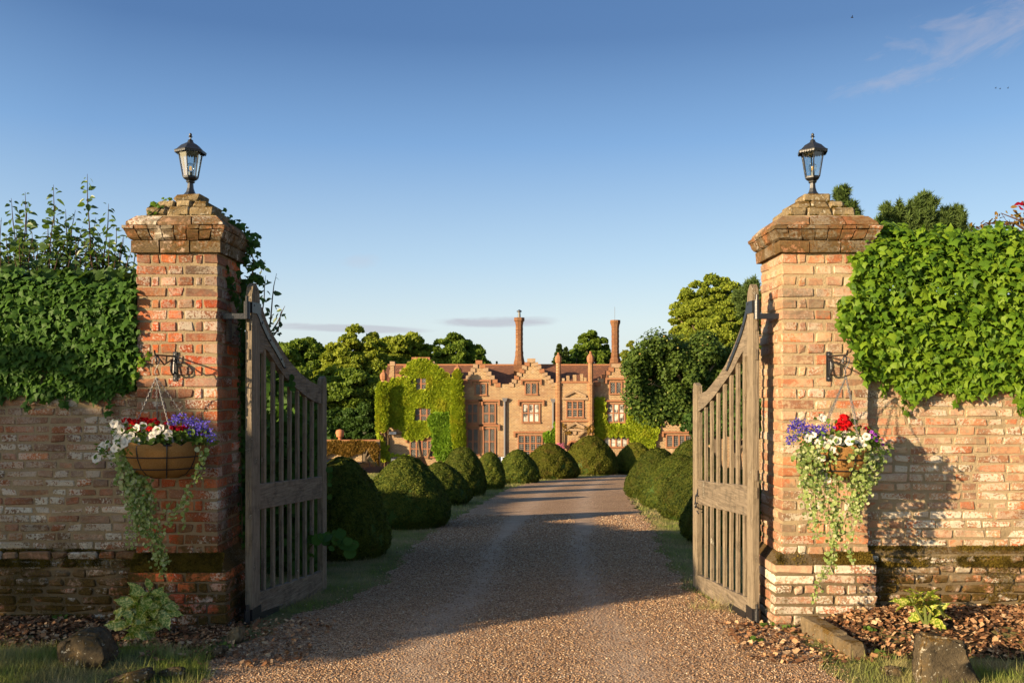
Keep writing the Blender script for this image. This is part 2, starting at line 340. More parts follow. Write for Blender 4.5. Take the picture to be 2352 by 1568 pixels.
def foliage(name, cols, tr=.35, rough=.42, spec=.4, tcm=1.7, nscale=1.5, tint=None):
    def f(t):
        P = pos(t); r = rnd(t); n = t.noise(P, nscale, 3)
        k = t.m('ADD', t.m('MULTIPLY', r, .65), t.m('MULTIPLY', t.m('SUBTRACT', n, .5), 1.1), clamp=True) if False else t.m('FRACT', t.m('ADD', t.m('MULTIPLY', r, .55), t.mr(n, .3, .7, 0, .44)))
        c = t.ramp(k, [(i/(len(cols)-1), q) for i, q in enumerate(cols)])
        if tint: c = t.mix(t.mr(t.noise(P, tint[0], 3), tint[1], tint[1]+.12, 0, tint[2]), c, tint[3])
        if 'yew' in name:
            q = t.mr(t.n('ObjectInfo').outputs['Random'], 0, 1, .48, 1.02); c = t.mix(1.0, c, t.n('CombineColor', {0: q, 1: q, 2: q}).outputs[0], 'MULTIPLY')
        tc = t.mix(1.0, c, (tcm, tcm, tcm*.5), 'MULTIPLY')
        return dict(c=c, r=rough, s=spec, trans=tr, tc=tc)
    return material(name, f)
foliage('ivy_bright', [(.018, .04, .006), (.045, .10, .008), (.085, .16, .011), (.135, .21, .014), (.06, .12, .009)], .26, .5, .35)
foliage('ivy_shaded', [(.022, .058, .009), (.035, .082, .012), (.055, .115, .017), (.028, .07, .010)], .22, .52, .3)  # leaf green lowered to stand for the shade on the left ivy
foliage('shoot_leaf', [(0.039, 0.0715, 0.0156), (0.0585, 0.104, 0.0182), (0.078, 0.13, 0.0208)], .3, .4)
foliage('creeper_leaf', [(.13, .20, .014), (.24, .31, .020), (.34, .39, .024), (.19, .27, .016)], .32, .5, .3, 1.4, 3.5, (.7, .54, .35, (.42, .33, .035)))
foliage('creeper_green', [(.09, .17, .016), (.14, .24, .02), (.18, .28, .022)], .32, .45, .3)
foliage('rust_leaf', [(0.13, 0.085, 0.02), (0.18, 0.1, 0.02), (0.16, 0.12, 0.02)], .3, .5, .2)
foliage('yew', [(.015, .028, .005), (.04, .062, .009), (.085, .11, .014), (.14, .155, .022), (.03, .05, .008)], .15, .6, .2, 1.5, 11, (5, .54, .45, (.11, .09, .02)))
foliage('yew_sunlit', [(.07, .085, .010), (.13, .14, .016), (.19, .19, .022), (.10, .11, .014)], .18, .6, .2, 1.5, 7, (3.5, .52, .5, (.18, .115, .03)))  # yellower copy of yew: sunlight on the far domes put into the colour
foliage('oak_leaf', [(0.056, 0.096, 0.016), (0.088, 0.136, 0.0192), (0.136, 0.192, 0.0256), (0.096, 0.152, 0.0192)], .3, .5, .25, 1.7, .25)
foliage('lime_leaf', [(0.105, 0.15, 0.018), (0.165, 0.21, 0.024), (0.225, 0.255, 0.03), (0.135, 0.18, 0.021)], .3, .5, .25, 1.6, .3)
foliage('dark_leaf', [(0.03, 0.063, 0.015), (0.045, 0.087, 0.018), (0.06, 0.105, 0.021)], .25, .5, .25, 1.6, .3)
foliage('apple_leaf', [(.03, .058, .012), (.05, .085, .016), (.08, .12, .02), (.035, .07, .014)], .22, .5, .3, 1.6, 1.6)
foliage('willow_leaf', [(0.16, 0.19, 0.025), (0.2, 0.22, 0.03), (0.24, 0.25, 0.04)], .4, .5, .2)
foliage('pine_leaf', [(0.045, 0.075, 0.021), (0.0675, 0.105, 0.027), (0.09, 0.128, 0.03)], .12, .5, .25)
foliage('basket_leaf', [(0.06, 0.11, 0.018), (0.09, 0.15, 0.025), (0.12, 0.18, 0.03)], .35, .45, .3)
def trail_fn(t):
    r = rnd(t); P = pos(t); c = t.ramp(r, [(0, (.13, .20, .045)), (.5, (.20, .27, .07)), (.8, (.26, .31, .10)), (1, (.42, .43, .25))])
    n = t.noise(P, 90, 2); c = t.mix(t.mr(n, .58, .66, 0, .7), c, (.5, .5, .33))
    return dict(c=c, r=.5, s=.3, trans=.35, tc=t.mix(1.0, c, (1.4, 1.4, .7), 'MULTIPLY'))
material('trail_leaf', trail_fn)
def auc_fn(t):
    P = pos(t); n = t.noise(P, 75, 4, .65); r = rnd(t)
    c = t.mix(t.mr(n, .50, .54), t.mix(r, (.10, .17, .012), (.17, .24, .016)), t.mix(r, (.46, .42, .075), (.56, .50, .16)))
    return dict(c=c, r=.3, s=.5, trans=.25, tc=t.mix(1.0, c, (1.3, 1.3, .5), 'MULTIPLY'))
material('spotted_leaf', auc_fn)
def petal(name, a, b, tr=.35): return material(name, lambda t: dict(c=t.mix(rnd(t), a, b), r=.55, s=.2, trans=tr, tc=a))
petal('white_petal', (.80, .76, .68), (.68, .64, .56)); petal('red_petal', (.62, .012, .012), (.40, .006, .012)); petal('dark_red_petal', (.30, .005, .02), (.2, .004, .015))
petal('blue_petal', (.06, .05, .36), (.13, .09, .46)); petal('purple_petal', (.32, .08, .45), (.22, .04, .35)); petal('pink_petal', (.65, .15, .25), (.6, .3, .35))
petal('throat', (.45, .42, .10), (.3, .3, .06)); petal('apple_skin', (.17, .19, .05), (.24, .16, .05), 0.05)
def coir_fn(t):
    P = pos(t); n = t.noise(P, 70, 6, .75, 2.5); n2 = t.noise(P, 9, 2)
    return dict(c=t.mix(t.mr(n, .3, .7), (.24, .11, .03), t.mix(n2, (.52, .30, .11), (.40, .21, .07))), r=.9, s=.1, bump=n, bs=1.0, bd=.02)
material('coir', coir_fn)
def grass_fn(t):
    r = rnd(t); P = pos(t); n = t.noise(P, 1.7, 4, .6)
    c = t.mix(r, (.12, .17, .03), (.21, .24, .05)); c = t.mix(t.mr(n, .42, .62), c, t.mix(r, (.42, .33, .16), (.24, .21, .09)))
    return dict(c=c, r=.7, s=.15, trans=.2, tc=c)
material('grass_blade', grass_fn)
def turf_fn(t):
    P = pos(t); n = t.noise(P, 1.7, 4, .6); n2 = t.noise(P, 60, 4, .7)
    c = t.mix(t.mr(n2, .35, .65), (.08, .09, .028), (.17, .17, .06)); c = t.mix(t.mr(n, .42, .62, 0, .8), c, t.mix(n2, (.14, .11, .05), (.33, .26, .12)))
    return dict(c=c, r=.95, s=.1, bump=n2, bs=1, bd=.02)
material('turf', turf_fn)
def gravel_fn(t):
    P = pos(t); out = t.n('TexVoronoi', {'Vector': P, 'Scale': 62.0}); h = out.outputs[0]; rc = t.n('SeparateColor', {0: out.outputs[1]}).outputs[0]
    big = t.noise(P, 1.1, 4, .6); fine = t.noise(P, 220, 2)
    c = t.ramp(rc, [(0, (.23, .14, .08)), (.25, (.38, .225, .125)), (.5, (.50, .31, .18)), (.75, (.57, .38, .235)), (1, (.66, .50, .35))])
    c = t.mix(t.mr(h, .45, .8, 0, .8), c, (.10, .065, .04))
    c = t.mix(t.mr(big, .45, .7, 0, .3), c, (.24, .15, .085))
    tr = t.n('Attribute', attribute_name='track').outputs['Fac']; c = t.mix(t.m('MULTIPLY', tr, t.mr(t.noise(P, 3.5, 4), .35, .65, .35, .9)), c, (.50, .36, .25))
    return dict(c=c, r=.9, s=.15, bump=t.m('SUBTRACT', fine, t.m('MULTIPLY', h, 2.0)), bs=1, bd=.012)
material('gravel_bed', gravel_fn)
PEB = [(0, (.10, .065, .042)), (.2, (.21, .12, .065)), (.45, (.31, .18, .095)), (.7, (.38, .235, .125)), (.88, (.46, .33, .195)), (1, (.60, .50, .37))]
material('pebble', lambda t: dict(c=t.mix(t.mr(t.noise(pos(t), 150, 2), .3, .7, 0, .3), t.ramp(rnd(t), PEB), (.2, .12, .08)), r=.75, s=.25))
material('chip', lambda t: dict(c=t.mix(t.mr(t.noise(pos(t), 110, 3), .4, .7, 0, .5), t.ramp(rnd(t), [(0, (.09, .045, .025)), (.35, (.20, .09, .04)), (.7, (.36, .19, .09)), (1, (.52, .36, .20))]), (.12, .06, .03)), r=.85, s=.15))
def house_brick_fn(t, k=1.0, kr=1.0):
    P = pos(t); sx = t.n('SeparateXYZ', {0: P}).outputs
    v = t.n('CombineXYZ', {0: t.m('ADD', sx[0], sx[1]), 1: sx[2], 2: 0.0}).outputs[0]
    b = t.n('TexBrick', {'Vector': v, 'Color1': (.35, .225, .105), 'Color2': (.18, .108, .055), 'Mortar': (.45, .37, .23), 'Scale': 1.0, 'Mortar Size': .022, 'Brick Width': .30, 'Row Height': .13, 'Bias': .0})
    n = t.noise(P, .55, 4, .6); n2 = t.noise(P, 5, 4, .6); n3 = t.noise(P, 1.7, 4, .7)
    c = t.mix(t.mr(n2, .35, .7, 0, .4), b.outputs[0], (.42, .23, .12))
    c = t.mix(t.mr(n, .42, .7, 0, .6), c, (.24, .13, .08)); c = t.mix(t.mr(n3, .60, .72, 0, .6), c, (.55, .42, .29)); c = t.mix(t.mr(t.noise(P, 11, 3, .7), .55, .75, 0, .5), c, (.16, .085, .05))
    if k != 1.0: c = t.mix(1.0, c, (k*kr, k*.82, k*.75), 'MULTIPLY')
    return dict(c=c, r=.92, s=.1, bump=t.m('ADD', t.m('MULTIPLY', b.outputs[1], -1.0), t.m('MULTIPLY', n2, .5)), bs=.9, bd=.03)
material('house_brick', house_brick_fn); material('turret_brick', lambda t: house_brick_fn(t, .86, 1.0)); material('window_brick', plain((.32, .15, .082), .85, .15, 0, 8, .2))
material('red_dressing', plain((.31, .145, .075), .85, .15, 0, 8, .2)); material('pale_dressing', plain((.36, .25, .155), .9, .15, 0, 3, .3))
material('chimney_brick', lambda t: house_brick_fn(t, .5, 1.1))
def tile_fn(t):
    P = pos(t); sx = t.n('SeparateXYZ', {0: P}).outputs
    v = t.n('CombineXYZ', {0: sx[0], 1: t.m('MULTIPLY', sx[2], 1.3), 2: 0.0}).outputs[0]
    b = t.n('TexBrick', {'Vector': v, 'Color1': (.27, .115, .062), 'Color2': (.16, .075, .048), 'Mortar': (.05, .03, .02), 'Scale': 1.0, 'Mortar Size': .012, 'Brick Width': .2, 'Row Height': .16})
    n = t.noise(P, 1.2, 4); n2 = t.noise(P, 9, 3)
    c = t.mix(t.mr(n, .45, .7, 0, .5), b.outputs[0], (.13, .075, .05)); c = t.mix(t.mr(n2, .66, .72, 0, .5), c, (.36, .30, .2))
    return dict(c=c, r=.9, s=.1, bump=t.m('ADD', t.m('MULTIPLY', b.outputs[1], -1.0), n2), bs=.8, bd=.04)
material('roof_tile', tile_fn)
def glass_fn(diamond, curtain=0.0):
    def f(t):
        P = pos(t); sx = t.n('SeparateXYZ', {0: P}).outputs; x, z = sx[0], sx[2]
        if diamond:
            a = t.m('ADD', x, t.m('MULTIPLY', z, .78)); b = t.m('SUBTRACT', x, t.m('MULTIPLY', z, .78)); k = 1/.20
        else: a, b, k = x, z, 1/.19
        fa = t.m('ABSOLUTE', t.m('SUBTRACT', t.m('FRACT', t.m('MULTIPLY', a, k)), .5)); fb = t.m('ABSOLUTE', t.m('SUBTRACT', t.m('FRACT', t.m('MULTIPLY', b, k)), .5))
        ld = t.m('GREATER_THAN', t.m('MAXIMUM', fa, fb), .452)
        n = t.noise(P, 2.0, 2)
        base = t.mix(t.mr(n, .5, .6), (.012, .014, .018), (.05, .05, .05)) if not curtain else t.mix(t.mr(t.noise(P, 1.6, 2), .4, .55), (.03, .03, .03), (.55, .52, .45))
        c = t.mix(ld, base, (.36, .34, .29))
        return dict(c=c, r=t.mr(ld, 0, 1, .12, .7), s=.5, bump=t.noise(P, 4, 2), bs=.3, bd=.02)
    return f
material('leaded_pane', glass_fn(True)); material('grid_pane', glass_fn(False)); material('curtain_pane', glass_fn(False, 1.0))
def clear_fn():
    m = bpy.data.materials.new('lamp_glass'); m.use_nodes = True; t = NT(m.node_tree)
    a = t.n('BsdfTransparent', {'Color': (.88, .92, .93)}); b = t.n('BsdfGlossy', {'Color': (.9, .9, .9), 'Roughness': .08})
    fr = t.n('LayerWeight', {'Blend': .22}).outputs[0]
    mx = t.n('MixShader', {0: t.m('ADD', t.m('MULTIPLY', fr, .6), .05), 1: a.outputs[0], 2: b.outputs[0]})
    t.t.links.new(mx.outputs[0], t.n('OutputMaterial').inputs[0]); MT['lamp_glass'] = m
clear_fn()
material('filament', lambda t: dict(c=(.6, .3, .05), em=(1.0, .5, .1), es=.5))  # faint glow added to the filament; the lanterns are unlit
material('car_paint_dark', plain((.012, .018, .032), .18, .6)); material('car_glass', plain((.01, .012, .016), .06, .7)); material('car_paint_white', plain((.7, .7, .7), .2, .6))
material('car_paint_blue', plain((.02, .025, .045), .2, .6)); material('rubber', plain((.015, .015, .015), .8, .2)); material('tail_lamp', plain((.35, .01, .01), .2, .6)); material('chrome', plain((.6, .6, .6), .15, .6, 1.0))
# ------------------------------------------------------------- ground, drive, beds
def grid(name, xs, ys, zf, m, kind='structure'):
    Xg, Yg = np.meshgrid(xs, ys); Z = zf(Xg, Yg); V = np.stack([Xg, Yg, Z], -1).reshape(-1, 3); nx = len(xs)
    i, j = np.meshgrid(np.arange(len(ys)-1), np.arange(nx-1), indexing='ij'); a = (i*nx+j).ravel()
    me = np_mesh(name, V, np.stack([a, a+1, a+1+nx, a+nx], 1)); me.polygons.foreach_set('use_smooth', [True]*len(me.polygons)); return obj(name, me, m, kind=kind)
xs = np.concatenate([np.linspace(-900, -40, 14), np.linspace(-36, -8, 15), np.arange(-7, 7.01, .125), np.linspace(8, 36, 15), np.linspace(40, 900, 14)])
ys = np.concatenate([[-60, -30, -12, -4], np.arange(0, 14, .125), np.arange(14, 44, .5), np.arange(44, 92, 2), [100, 120, 160, 240, 400, 800, 1400]])
grid('ground', xs, ys, lambda X, Y: G(X, Y), MT['turf'])
DL = [(-80, 1568+330), (230, 1700), (440, 1568), (520, 1500), (600, 1455), (700, 1412), (800, 1378), (880, 1343), (950, 1258), (1010, 1213), (1070, 1178), (1120, 1150), (1165, 1124), (1235, 1107), (1320, 1099), (1400, 1093)]
DR = [(2300, 1568+330), (2120, 1700), (1950, 1568), (1870, 1500), (1800, 1455), (1700, 1412), (1625, 1378), (1565, 1343), (1512, 1258), (1498, 1213), (1470, 1178), (1448, 1150), (1438, 1124), (1436, 1107), (1438, 1099), (1442, 1093)]
dl = [on_ground(*p) for p in DL]; dr = [on_ground(*p) for p in DR]
YD = np.array([p[1] for p in dl]); XLd = np.array([p[0] for p in dl]); XRd = np.array([p[0] for p in dr])
def drive_edges(Y): return np.interp(Y, YD, XLd)+.05*np.sin(Y*5.1)+.03*np.sin(Y*13), np.interp(Y, YD, XRd)+.05*np.sin(Y*4.3)+.03*np.sin(Y*11)
yv = np.concatenate([np.linspace(2.0, 14, 97), np.linspace(14.3, YD[-1]+.6, 80)]); N_ = 40
xl, xr = drive_edges(yv); Tt = np.linspace(0, 1, N_+1); Xg = xl[:, None]*(1-Tt)+xr[:, None]*Tt; Yg = np.repeat(yv[:, None], N_+1, 1)
Zg = G(Xg, Yg)+.006+.0009*np.maximum(Yg-6, 0)
i, j = np.meshgrid(np.arange(len(yv)-1), np.arange(N_), indexing='ij'); a = (i*(N_+1)+j).ravel()
me = np_mesh('drive', np.stack([Xg, Yg, Zg], -1).reshape(-1, 3), np.stack([a, a+1, a+2+N_, a+1+N_], 1)); at = me.attributes.new('track', 'FLOAT', 'POINT'); tk = np.exp(-((Tt-.33)/.07)**2)+np.exp(-((Tt-.68)/.07)**2); at.data.foreach_set('value', np.tile(tk, len(yv)).astype(np.float32)); obj('drive', me, MT['gravel_bed'], kind='structure')
grid('forecourt', np.linspace(-40, 30, 36), np.linspace(66, 86.5, 12), lambda X, Y: G(X, Y)+.03, MT['gravel_bed'])
# loose pebbles lying on the drive, thinning with distance
def pebbles():
    n = 130000; Y = 4.6+(17-4.6)*rng.random(n)**1.6; l, r_ = drive_edges(Y); m = .25
    X = (l-m)+(r_-l+2*m)*rng.random(n)
    keep = (np.abs(X/Y) < .62); X, Y = X[keep], Y[keep]; n = len(X)
    e = np.minimum(X-np.interp(Y, YD, XLd), np.interp(Y, YD, XRd)-X); k = rng.random(n) < np.clip(.5+e*4, .05, 1); X, Y = X[k], Y[k]; tt = (X-np.interp(Y, YD, XLd))/(np.interp(Y, YD, XRd)-np.interp(Y, YD, XLd)); k = rng.random(len(X)) > .75*(np.exp(-((tt-.33)/.06)**2)+np.exp(-((tt-.68)/.06)**2))+.6*sstep(11, 17, Y); X, Y = X[k], Y[k]; n = len(X)
    s = (.0036+.0055*rng.random(n)**2)[:, None, None]*(1+.10*np.maximum(Y-6, 0))[:, None, None]
    oct_ = np.array([(1, 0, 0), (-1, 0, 0), (0, 1, 0), (0, -1, 0), (0, 0, .7), (0, 0, -.7)], float)
    v = oct_[None]+(rng.random((n, 6, 3))-.5)*.5; a = rng.random(n)*6.28; c, s_ = np.cos(a), np.sin(a)
    x = v[..., 0]*c[:, None]-v[..., 1]*s_[:, None]; y = v[..., 0]*s_[:, None]*.75+v[..., 1]*c[:, None]*.75
    v = np.stack([x, y, v[..., 2]*.8], -1)*s+np.stack([X, Y, G(X, Y)+.008+.0009*np.maximum(Y-6, 0)], -1)[:, None]
    f = np.array([(0, 2, 4), (2, 1, 4), (1, 3, 4), (3, 0, 4), (2, 0, 5), (1, 2, 5), (3, 1, 5), (0, 3, 5)])
    return np_mesh('gravel', v.reshape(-1, 3), (f[None]+(np.arange(n)*6)[:, None, None]).reshape(-1, 3))
tag(obj('gravel', pebbles(), MT['pebble'], kind='stuff'), 'loose tan and brown gravel spread over the drive', 'gravel')
# wood chip beds against the walls
def bed_edge(side, t):                                    # outline of the bed, front edge
    return None
grid('left_bed', np.linspace(-7, -2.02, 60), np.linspace(5.98, 6.76, 12), lambda X, Y: G(X, Y)+.006+.012*np.sin(X*9)*np.sin(Y*11), MT['soil'])
grid('right_bed', np.linspace(2.12, 7, 60), np.linspace(5.78, 6.76, 14), lambda X, Y: G(X, Y)+.006+.012*np.sin(X*8)*np.sin(Y*9), MT['soil'])
def chips(name, x0, x1, y0, y1, n, label):
    X = x0+(x1-x0)*rng.random(n); Y = y0+(y1-y0)*rng.random(n)
    P = np.stack([X, Y, G(X, Y)+.012+.018*rng.random(n)], -1); Nn = np.array([0, 0, 1.0])+(rng.random((n, 3))-.5)*1.3
    B = rng.random((n, 3))-.5; o = leaf_stuff(name, P, Nn, B, .014+.028*rng.random(n)**2, 'chip', MT['chip'], wid=.5+.8*rng.random(n)); tag(o, label, 'wood chips')
chips('wood_chips', -4.6, -2.0, 5.95, 6.72, 5200, 'brown wood chips mulching the bed under the left wall')
chips('wood_chips', 2.08, 4.4, 5.80, 6.72, 6500, 'sunlit brown wood chips mulching the bed under the right wall')
chips('leaf_litter', -2.3, -1.3, 5.6, 6.9, 900, 'scattered dead leaves and chips where the left bed meets the gravel')
chips('leaf_litter', 1.5, 2.3, 5.7, 6.8, 900, 'scattered dead leaves and chips where the right bed meets the gravel')
# grass
def grass(name, pts, hmin, hmax, label, wid=.10, dens_tilt=.5):
    n = len(pts); B = np.array([0, 0, 1.0])+(rng.random((n, 3))-.5)*2*dens_tilt; Nn = rng.random((n, 3))-.5
    o = leaf_stuff(name, pts, Nn, B, hmin+(hmax-hmin)*rng.random(n)**2, 'needle', MT['grass_blade'], wid=wid); return tag(o, label, 'grass')
def area(n, x0, x1, y0, y1, cond=None):
    X = x0+(x1-x0)*rng.random(n); Y = y0+(y1-y0)*rng.random(n)
    if cond is not None: k = cond(X, Y); X, Y = X[k], Y[k]
    return np.stack([X, Y, G(X, Y)], -1)
def off_drive(X, Y):
    l, r_ = drive_edges(Y); return (X < l+.02) | (X > r_-.02)
grass('grass', area(60000, -4.2, -1.35, 4.5, 6.1, lambda X, Y: off_drive(X, Y) & (rng.random(len(X)) < np.clip((6.05-Y)*5, .04, 1)) & (rng.random(len(X)) < .35+.65*(np.sin(X*5+Y*3) > -.3))), .03, .10, 'dry rough grass on the verge at lower left')
grass('grass', area(50000, 1.5, 4.2, 4.5, 5.95, lambda X, Y: off_drive(X, Y) & (rng.random(len(X)) < np.clip((5.9-Y)*5, .05, 1)) & (rng.random(len(X)) < .3+.7*(np.sin(X*6+Y*2) > -.2))), .03, .095, 'rough green and straw grass around the square stone at lower right')
grass('grass', area(150000, -4.5, 3.6, 7.2, 16, lambda X, Y: off_drive(X, Y) & (np.abs(X) < .62*Y)), .03, .07, 'mown grass strips either side of the drive near the gates', .16)
grass('grass', area(90000, -7, 4.5, 16, 40, lambda X, Y: off_drive(X, Y) & (X > -7) & (np.abs(X/Y) < .25)), .05, .10, 'mown grass strips along the far drive under the yews', .3)
# ------------------------------------------------------------- brickwork
_bm = {}
def brick_mesh(w_, d, h, m, wear=1.0):
    k = (round(w_*50), round(d*50), round(h*100), m.name, random.randrange(7))
    if k in _bm: return _bm[k], (w_/_bm[k]['dx'], d/_bm[k]['dy'], h/_bm[k]['dz'])
    hx, hy, hz = w_/2, d/2, h/2; V = []; idx = {}
    for sx in (-1, 1):
        for sy in (-1, 1):
            for sz in (-1, 1):
                b = (.003+.009*random.random()**2)*wear; j = [(random.random()-.5)*.006*wear for _ in range(3)]
                for a in range(3):
                    p = [sx*(hx-(b if a != 0 else 0)), sy*(hy-(b if a != 1 else 0)), sz*(hz-(b if a != 2 else 0))]
                    idx[(sx, sy, sz, a)] = len(V); V.append([p[q]+j[q] for q in range(3)])
    F = []
    for a in range(3):
        o1, o2 = [q for q in range(3) if q != a]
        for s in (-1, 1):
            q = []
            for (p1, p2) in ((-1, -1), (1, -1), (1, 1), (-1, 1)):
                k3 = [0, 0, 0]; k3[a] = s; k3[o1] = p1; k3[o2] = p2; q.append(idx[(k3[0], k3[1], k3[2], a)])
            F.append(q)
        for p1 in (-1, 1):                                   # edge strips along axis a
            for p2 in (-1, 1):
                e = []
                for s in (-1, 1):
                    k3 = [0, 0, 0]; k3[a] = s; k3[o1] = p1; k3[o2] = p2; e.append((idx[(*k3, o1)], idx[(*k3, o2)]))
                F.append([e[0][0], e[1][0], e[1][1], e[0][1]])
    for sx in (-1, 1):
        for sy in (-1, 1):
            for sz in (-1, 1): F.append([idx[(sx, sy, sz, 0)], idx[(sx, sy, sz, 1)], idx[(sx, sy, sz, 2)]])
    me = bpy.data.meshes.new('brick'); me.from_pydata(V, [], F)
    import bmesh
    bm = bmesh.new(); bm.from_mesh(me); bmesh.ops.recalc_face_normals(bm, faces=bm.faces); bm.to_mesh(me); bm.free()
    me.materials.append(m); me['dx'] = w_; me['dy'] = d; me['dz'] = h; _bm[k] = me
    return me, (1, 1, 1)
class Wall:
    def __init__(s, root, m, limit=300): s.root = root; s.m = m; s.n = 0; s.limit = limit; s.rest = MB(); s.part = 'brick'
    def brick(s, x0, x1, y0, y1, z0, z1, single=True, wear=1.0):
        me, sc = brick_mesh(x1-x0, y1-y0, z1-z0, s.m, wear); c = Vector(((x0+x1)/2, (y0+y1)/2, (z0+z1)/2))
        if single and s.n < s.limit:
            s.n += 1; o = obj('brick', me, None, s.root, c); o.scale = sc; o.rotation_euler = ((random.random()-.5)*.02, (random.random()-.5)*.015, (random.random()-.5)*.025)
        else: s.rest.add([(c.x+v.co.x*sc[0], c.y+v.co.y*sc[1], c.z+v.co.z*sc[2]) for v in me.vertices], [tuple(p.vertices) for p in me.polygons])
    def done(s):
        if s.rest.v: s.rest.build('brickwork', s.m, s.root, loc=WL[s.root.name], kind='stuff')
def j_(a=.004): return (random.random()-.5)*2*a
def row(x0, x1, widths, gap=.013):
    """split x0..x1 in proportion to widths"""
    t = sum(widths); sc = (x1-x0-gap*(len(widths)-1))/t; out = []; x = x0
    for w_ in widths: out.append((x, x+w_*sc)); x += w_*sc+gap
    return out
def pillar(label, X0, X1, inner, m, mo, mcap, mpl=None):
    Y0, Y1, zb, zt = 6.68, 7.25, .50, 2.713
    px0, px1 = (X0-.03, X1+.085) if inner > 0 else (X0-.075, X1+.03)
    root = thing('gate_pillar', label, 'gate pillar', ((X0+X1)/2, (Y0+Y1)/2, 0))
    W_ = Wall(root, m)
    def course(x0, x1, y0, y1, z0, z1, kind, outer=True, wear=1.0):
        fr = (.225, .11, .245) if kind == 0 else ((.10, .05, .11, .11, .05, .10) if kind == 1 else (.225, .225, .11))
        g_ = .014
        for k, (a, b) in enumerate(row(x0, x1, fr, g_)):
            corner = (k == 0 and inner < 0) or (k == len(fr)-1 and inner > 0)
            dp = .105 if kind != 1 or not (k in (0, len(fr)-1)) else .225
            W_.brick(a, b, y0+j_(.004), y0+dp, z0+j_(.002), z1+j_(.002), True, wear)
        st = y0+(.105 if kind != 1 else .225)+g_
        sd_ = (.225, .225) if kind != 1 else (.10, .225)
        for (a, b) in row(st, y1, sd_, g_):
            W_.brick(*((x1-.1, x1+j_(.004)) if inner > 0 else (x0+j_(.004), x0+.1)), a, b, z0+j_(.002), z1+j_(.002), True, wear)
            W_.brick(*((x0, x0+.1) if inner > 0 else (x1-.1, x1)), a, b, z0, z1, False)
    nc = 27; ch = (zt-zb)/nc
    for k in range(nc): course(X0, X1, Y0, Y1, zb+k*ch+.008, zb+(k+1)*ch-.008, (k+1) % 2, wear=1.15)
    pz = .40 if inner > 0 else .455; npl = 6 if inner > 0 else 7; ph = (pz+.06)/npl
    W_.m = mpl or m
    for k in range(npl): course(px0, px1, 6.60, Y1+.02, -.06+k*ph+.006, -.06+(k+1)*ph-.006, (0, 1, 2)[k % 3] if k != npl-1 else 0, wear=1.6)
    W_.m = m
    MB().box(X0+.006, X1-.006, Y0+.006, Y1-.006, .3, 2.92).build('mortar_core', mo, root, loc=WL[root.name])
    MB().box(px0+.008, px1-.008, 6.611, Y1+.012, -.12, pz-.004).build('plinth_core', mo, root, loc=WL[root.name])
    MB().hexa([(px0+.004, 6.604, pz), (px1-.004, 6.604, pz), (px1-.004, Y1+.016, pz), (px0+.004, Y1+.016, pz)], [(X0-.003, Y0-.003, zb+.02), (X1+.003, Y0-.003, zb+.02), (X1+.003, Y1, zb+.02), (X0-.003, Y1, zb+.02)]).build('weathering', MT['ledge_brick'], root, loc=WL[root.name])
    # cornice: band, swelled course, tile course, sloped course, stone steps
    Wc = Wall(root, mcap); Wc.n = W_.n
    def flare(levels, name='cornice_brick', mm=mcap):
        b = MB(); jit = random.random
        for (z, a, c, y0, y1) in levels: b.v += [(a, y0, z), (c, y0, z), (c, y1, z), (a, y1, z)]
        n = len(levels); b.f = [(3, 2, 1, 0), tuple(4*(n-1)+q for q in range(4))]+[(4*i+q, 4*i+(q+1) % 4, 4*i+4+(q+1) % 4, 4*i+4+q) for i in range(n-1) for q in range(4)]
        b.v = [(x+j_(.0035), y+j_(.004), z+j_(.0035)) for x, y, z in b.v]
        c = Vector(np.mean(np.array(b.v), 0)); b.build(name, mm, root, loc=c)
    def ring(levels, wlist_f, wlist_s, name='cornice_brick', mm=mcap, gap=.008):
        """levels: (z, projection); bricks cut along the ring of a square moulding"""
        fr = row(0, 1, wlist_f, 0)
        for (a, b) in fr:
            L = []
            for z, p in levels:
                x0, x1 = X0-p, X1+p; L.append((z, x0+(x1-x0)*a+gap/2, x0+(x1-x0)*b-gap/2, Y0-p, Y0+.10))
            flare(L, name, mm)
        for (a, b) in row(0, 1, wlist_s, 0):
            for s_ in (1, -1):
                L = []
                for z, p in levels:
                    y0, y1 = Y0+.104, Y1+p; ya, yb = y0+(y1-y0)*a+gap/2, y0+(y1-y0)*b-gap/2
                    L.append((z, X1-.1, X1+p, ya, yb) if s_ > 0 else (z, X0-p, X0+.1, ya, yb))
                flare(L, name, mm)
        L = [(z, X0+.11, X1-.11, Y1-.1, Y1+p) for z, p in levels]; flare(L, name, mm)
    ring([(2.716, .028), (2.80, .032)], (.22, .23, .24), (.2, .2), 'band_brick')
    ring([(2.806, .030), (2.820, .046), (2.842, .056), (2.860, .064), (2.876, .072)], (1,)*8, (1,)*6)
    ring([(2.880, .077), (2.905, .080)], (1,)*8, (1,)*6, 'tile')
    ring([(2.912, .060), (2.935, .054), (2.985, .0)], (1, 1.1, 1), (1, 1), 'coping_brick')
    cx, cy = (X0+X1)/2, (Y0+Y1)/2
    MB().box(X0+.02, X1-.02, Y0+.03, Y1-.03, 2.9, 2.995).build('cap_core', mo, root, loc=WL[root.name])
    cs = MT['cap_stone']
    def slab(hx, hy, z0, z1, nx, dx=0):
        for (a, b) in row(-hx, hx, [1+.3*random.random() for _ in range(nx)], .004):
            me, sc = brick_mesh(b-a, 2*hy, z1-z0, cs, 2.3); o = obj('cap_stone', me, None, root, (cx+dx+(a+b)/2, cy, (z0+z1)/2)); o.scale = sc
    slab(.245, .235, 2.993, 3.064, 3); slab(.180, .175, 3.066, 3.122, 3); slab(.105, .105, 3.124, 3.19, 1)
    W_.done(); return root, px0, px1, pz
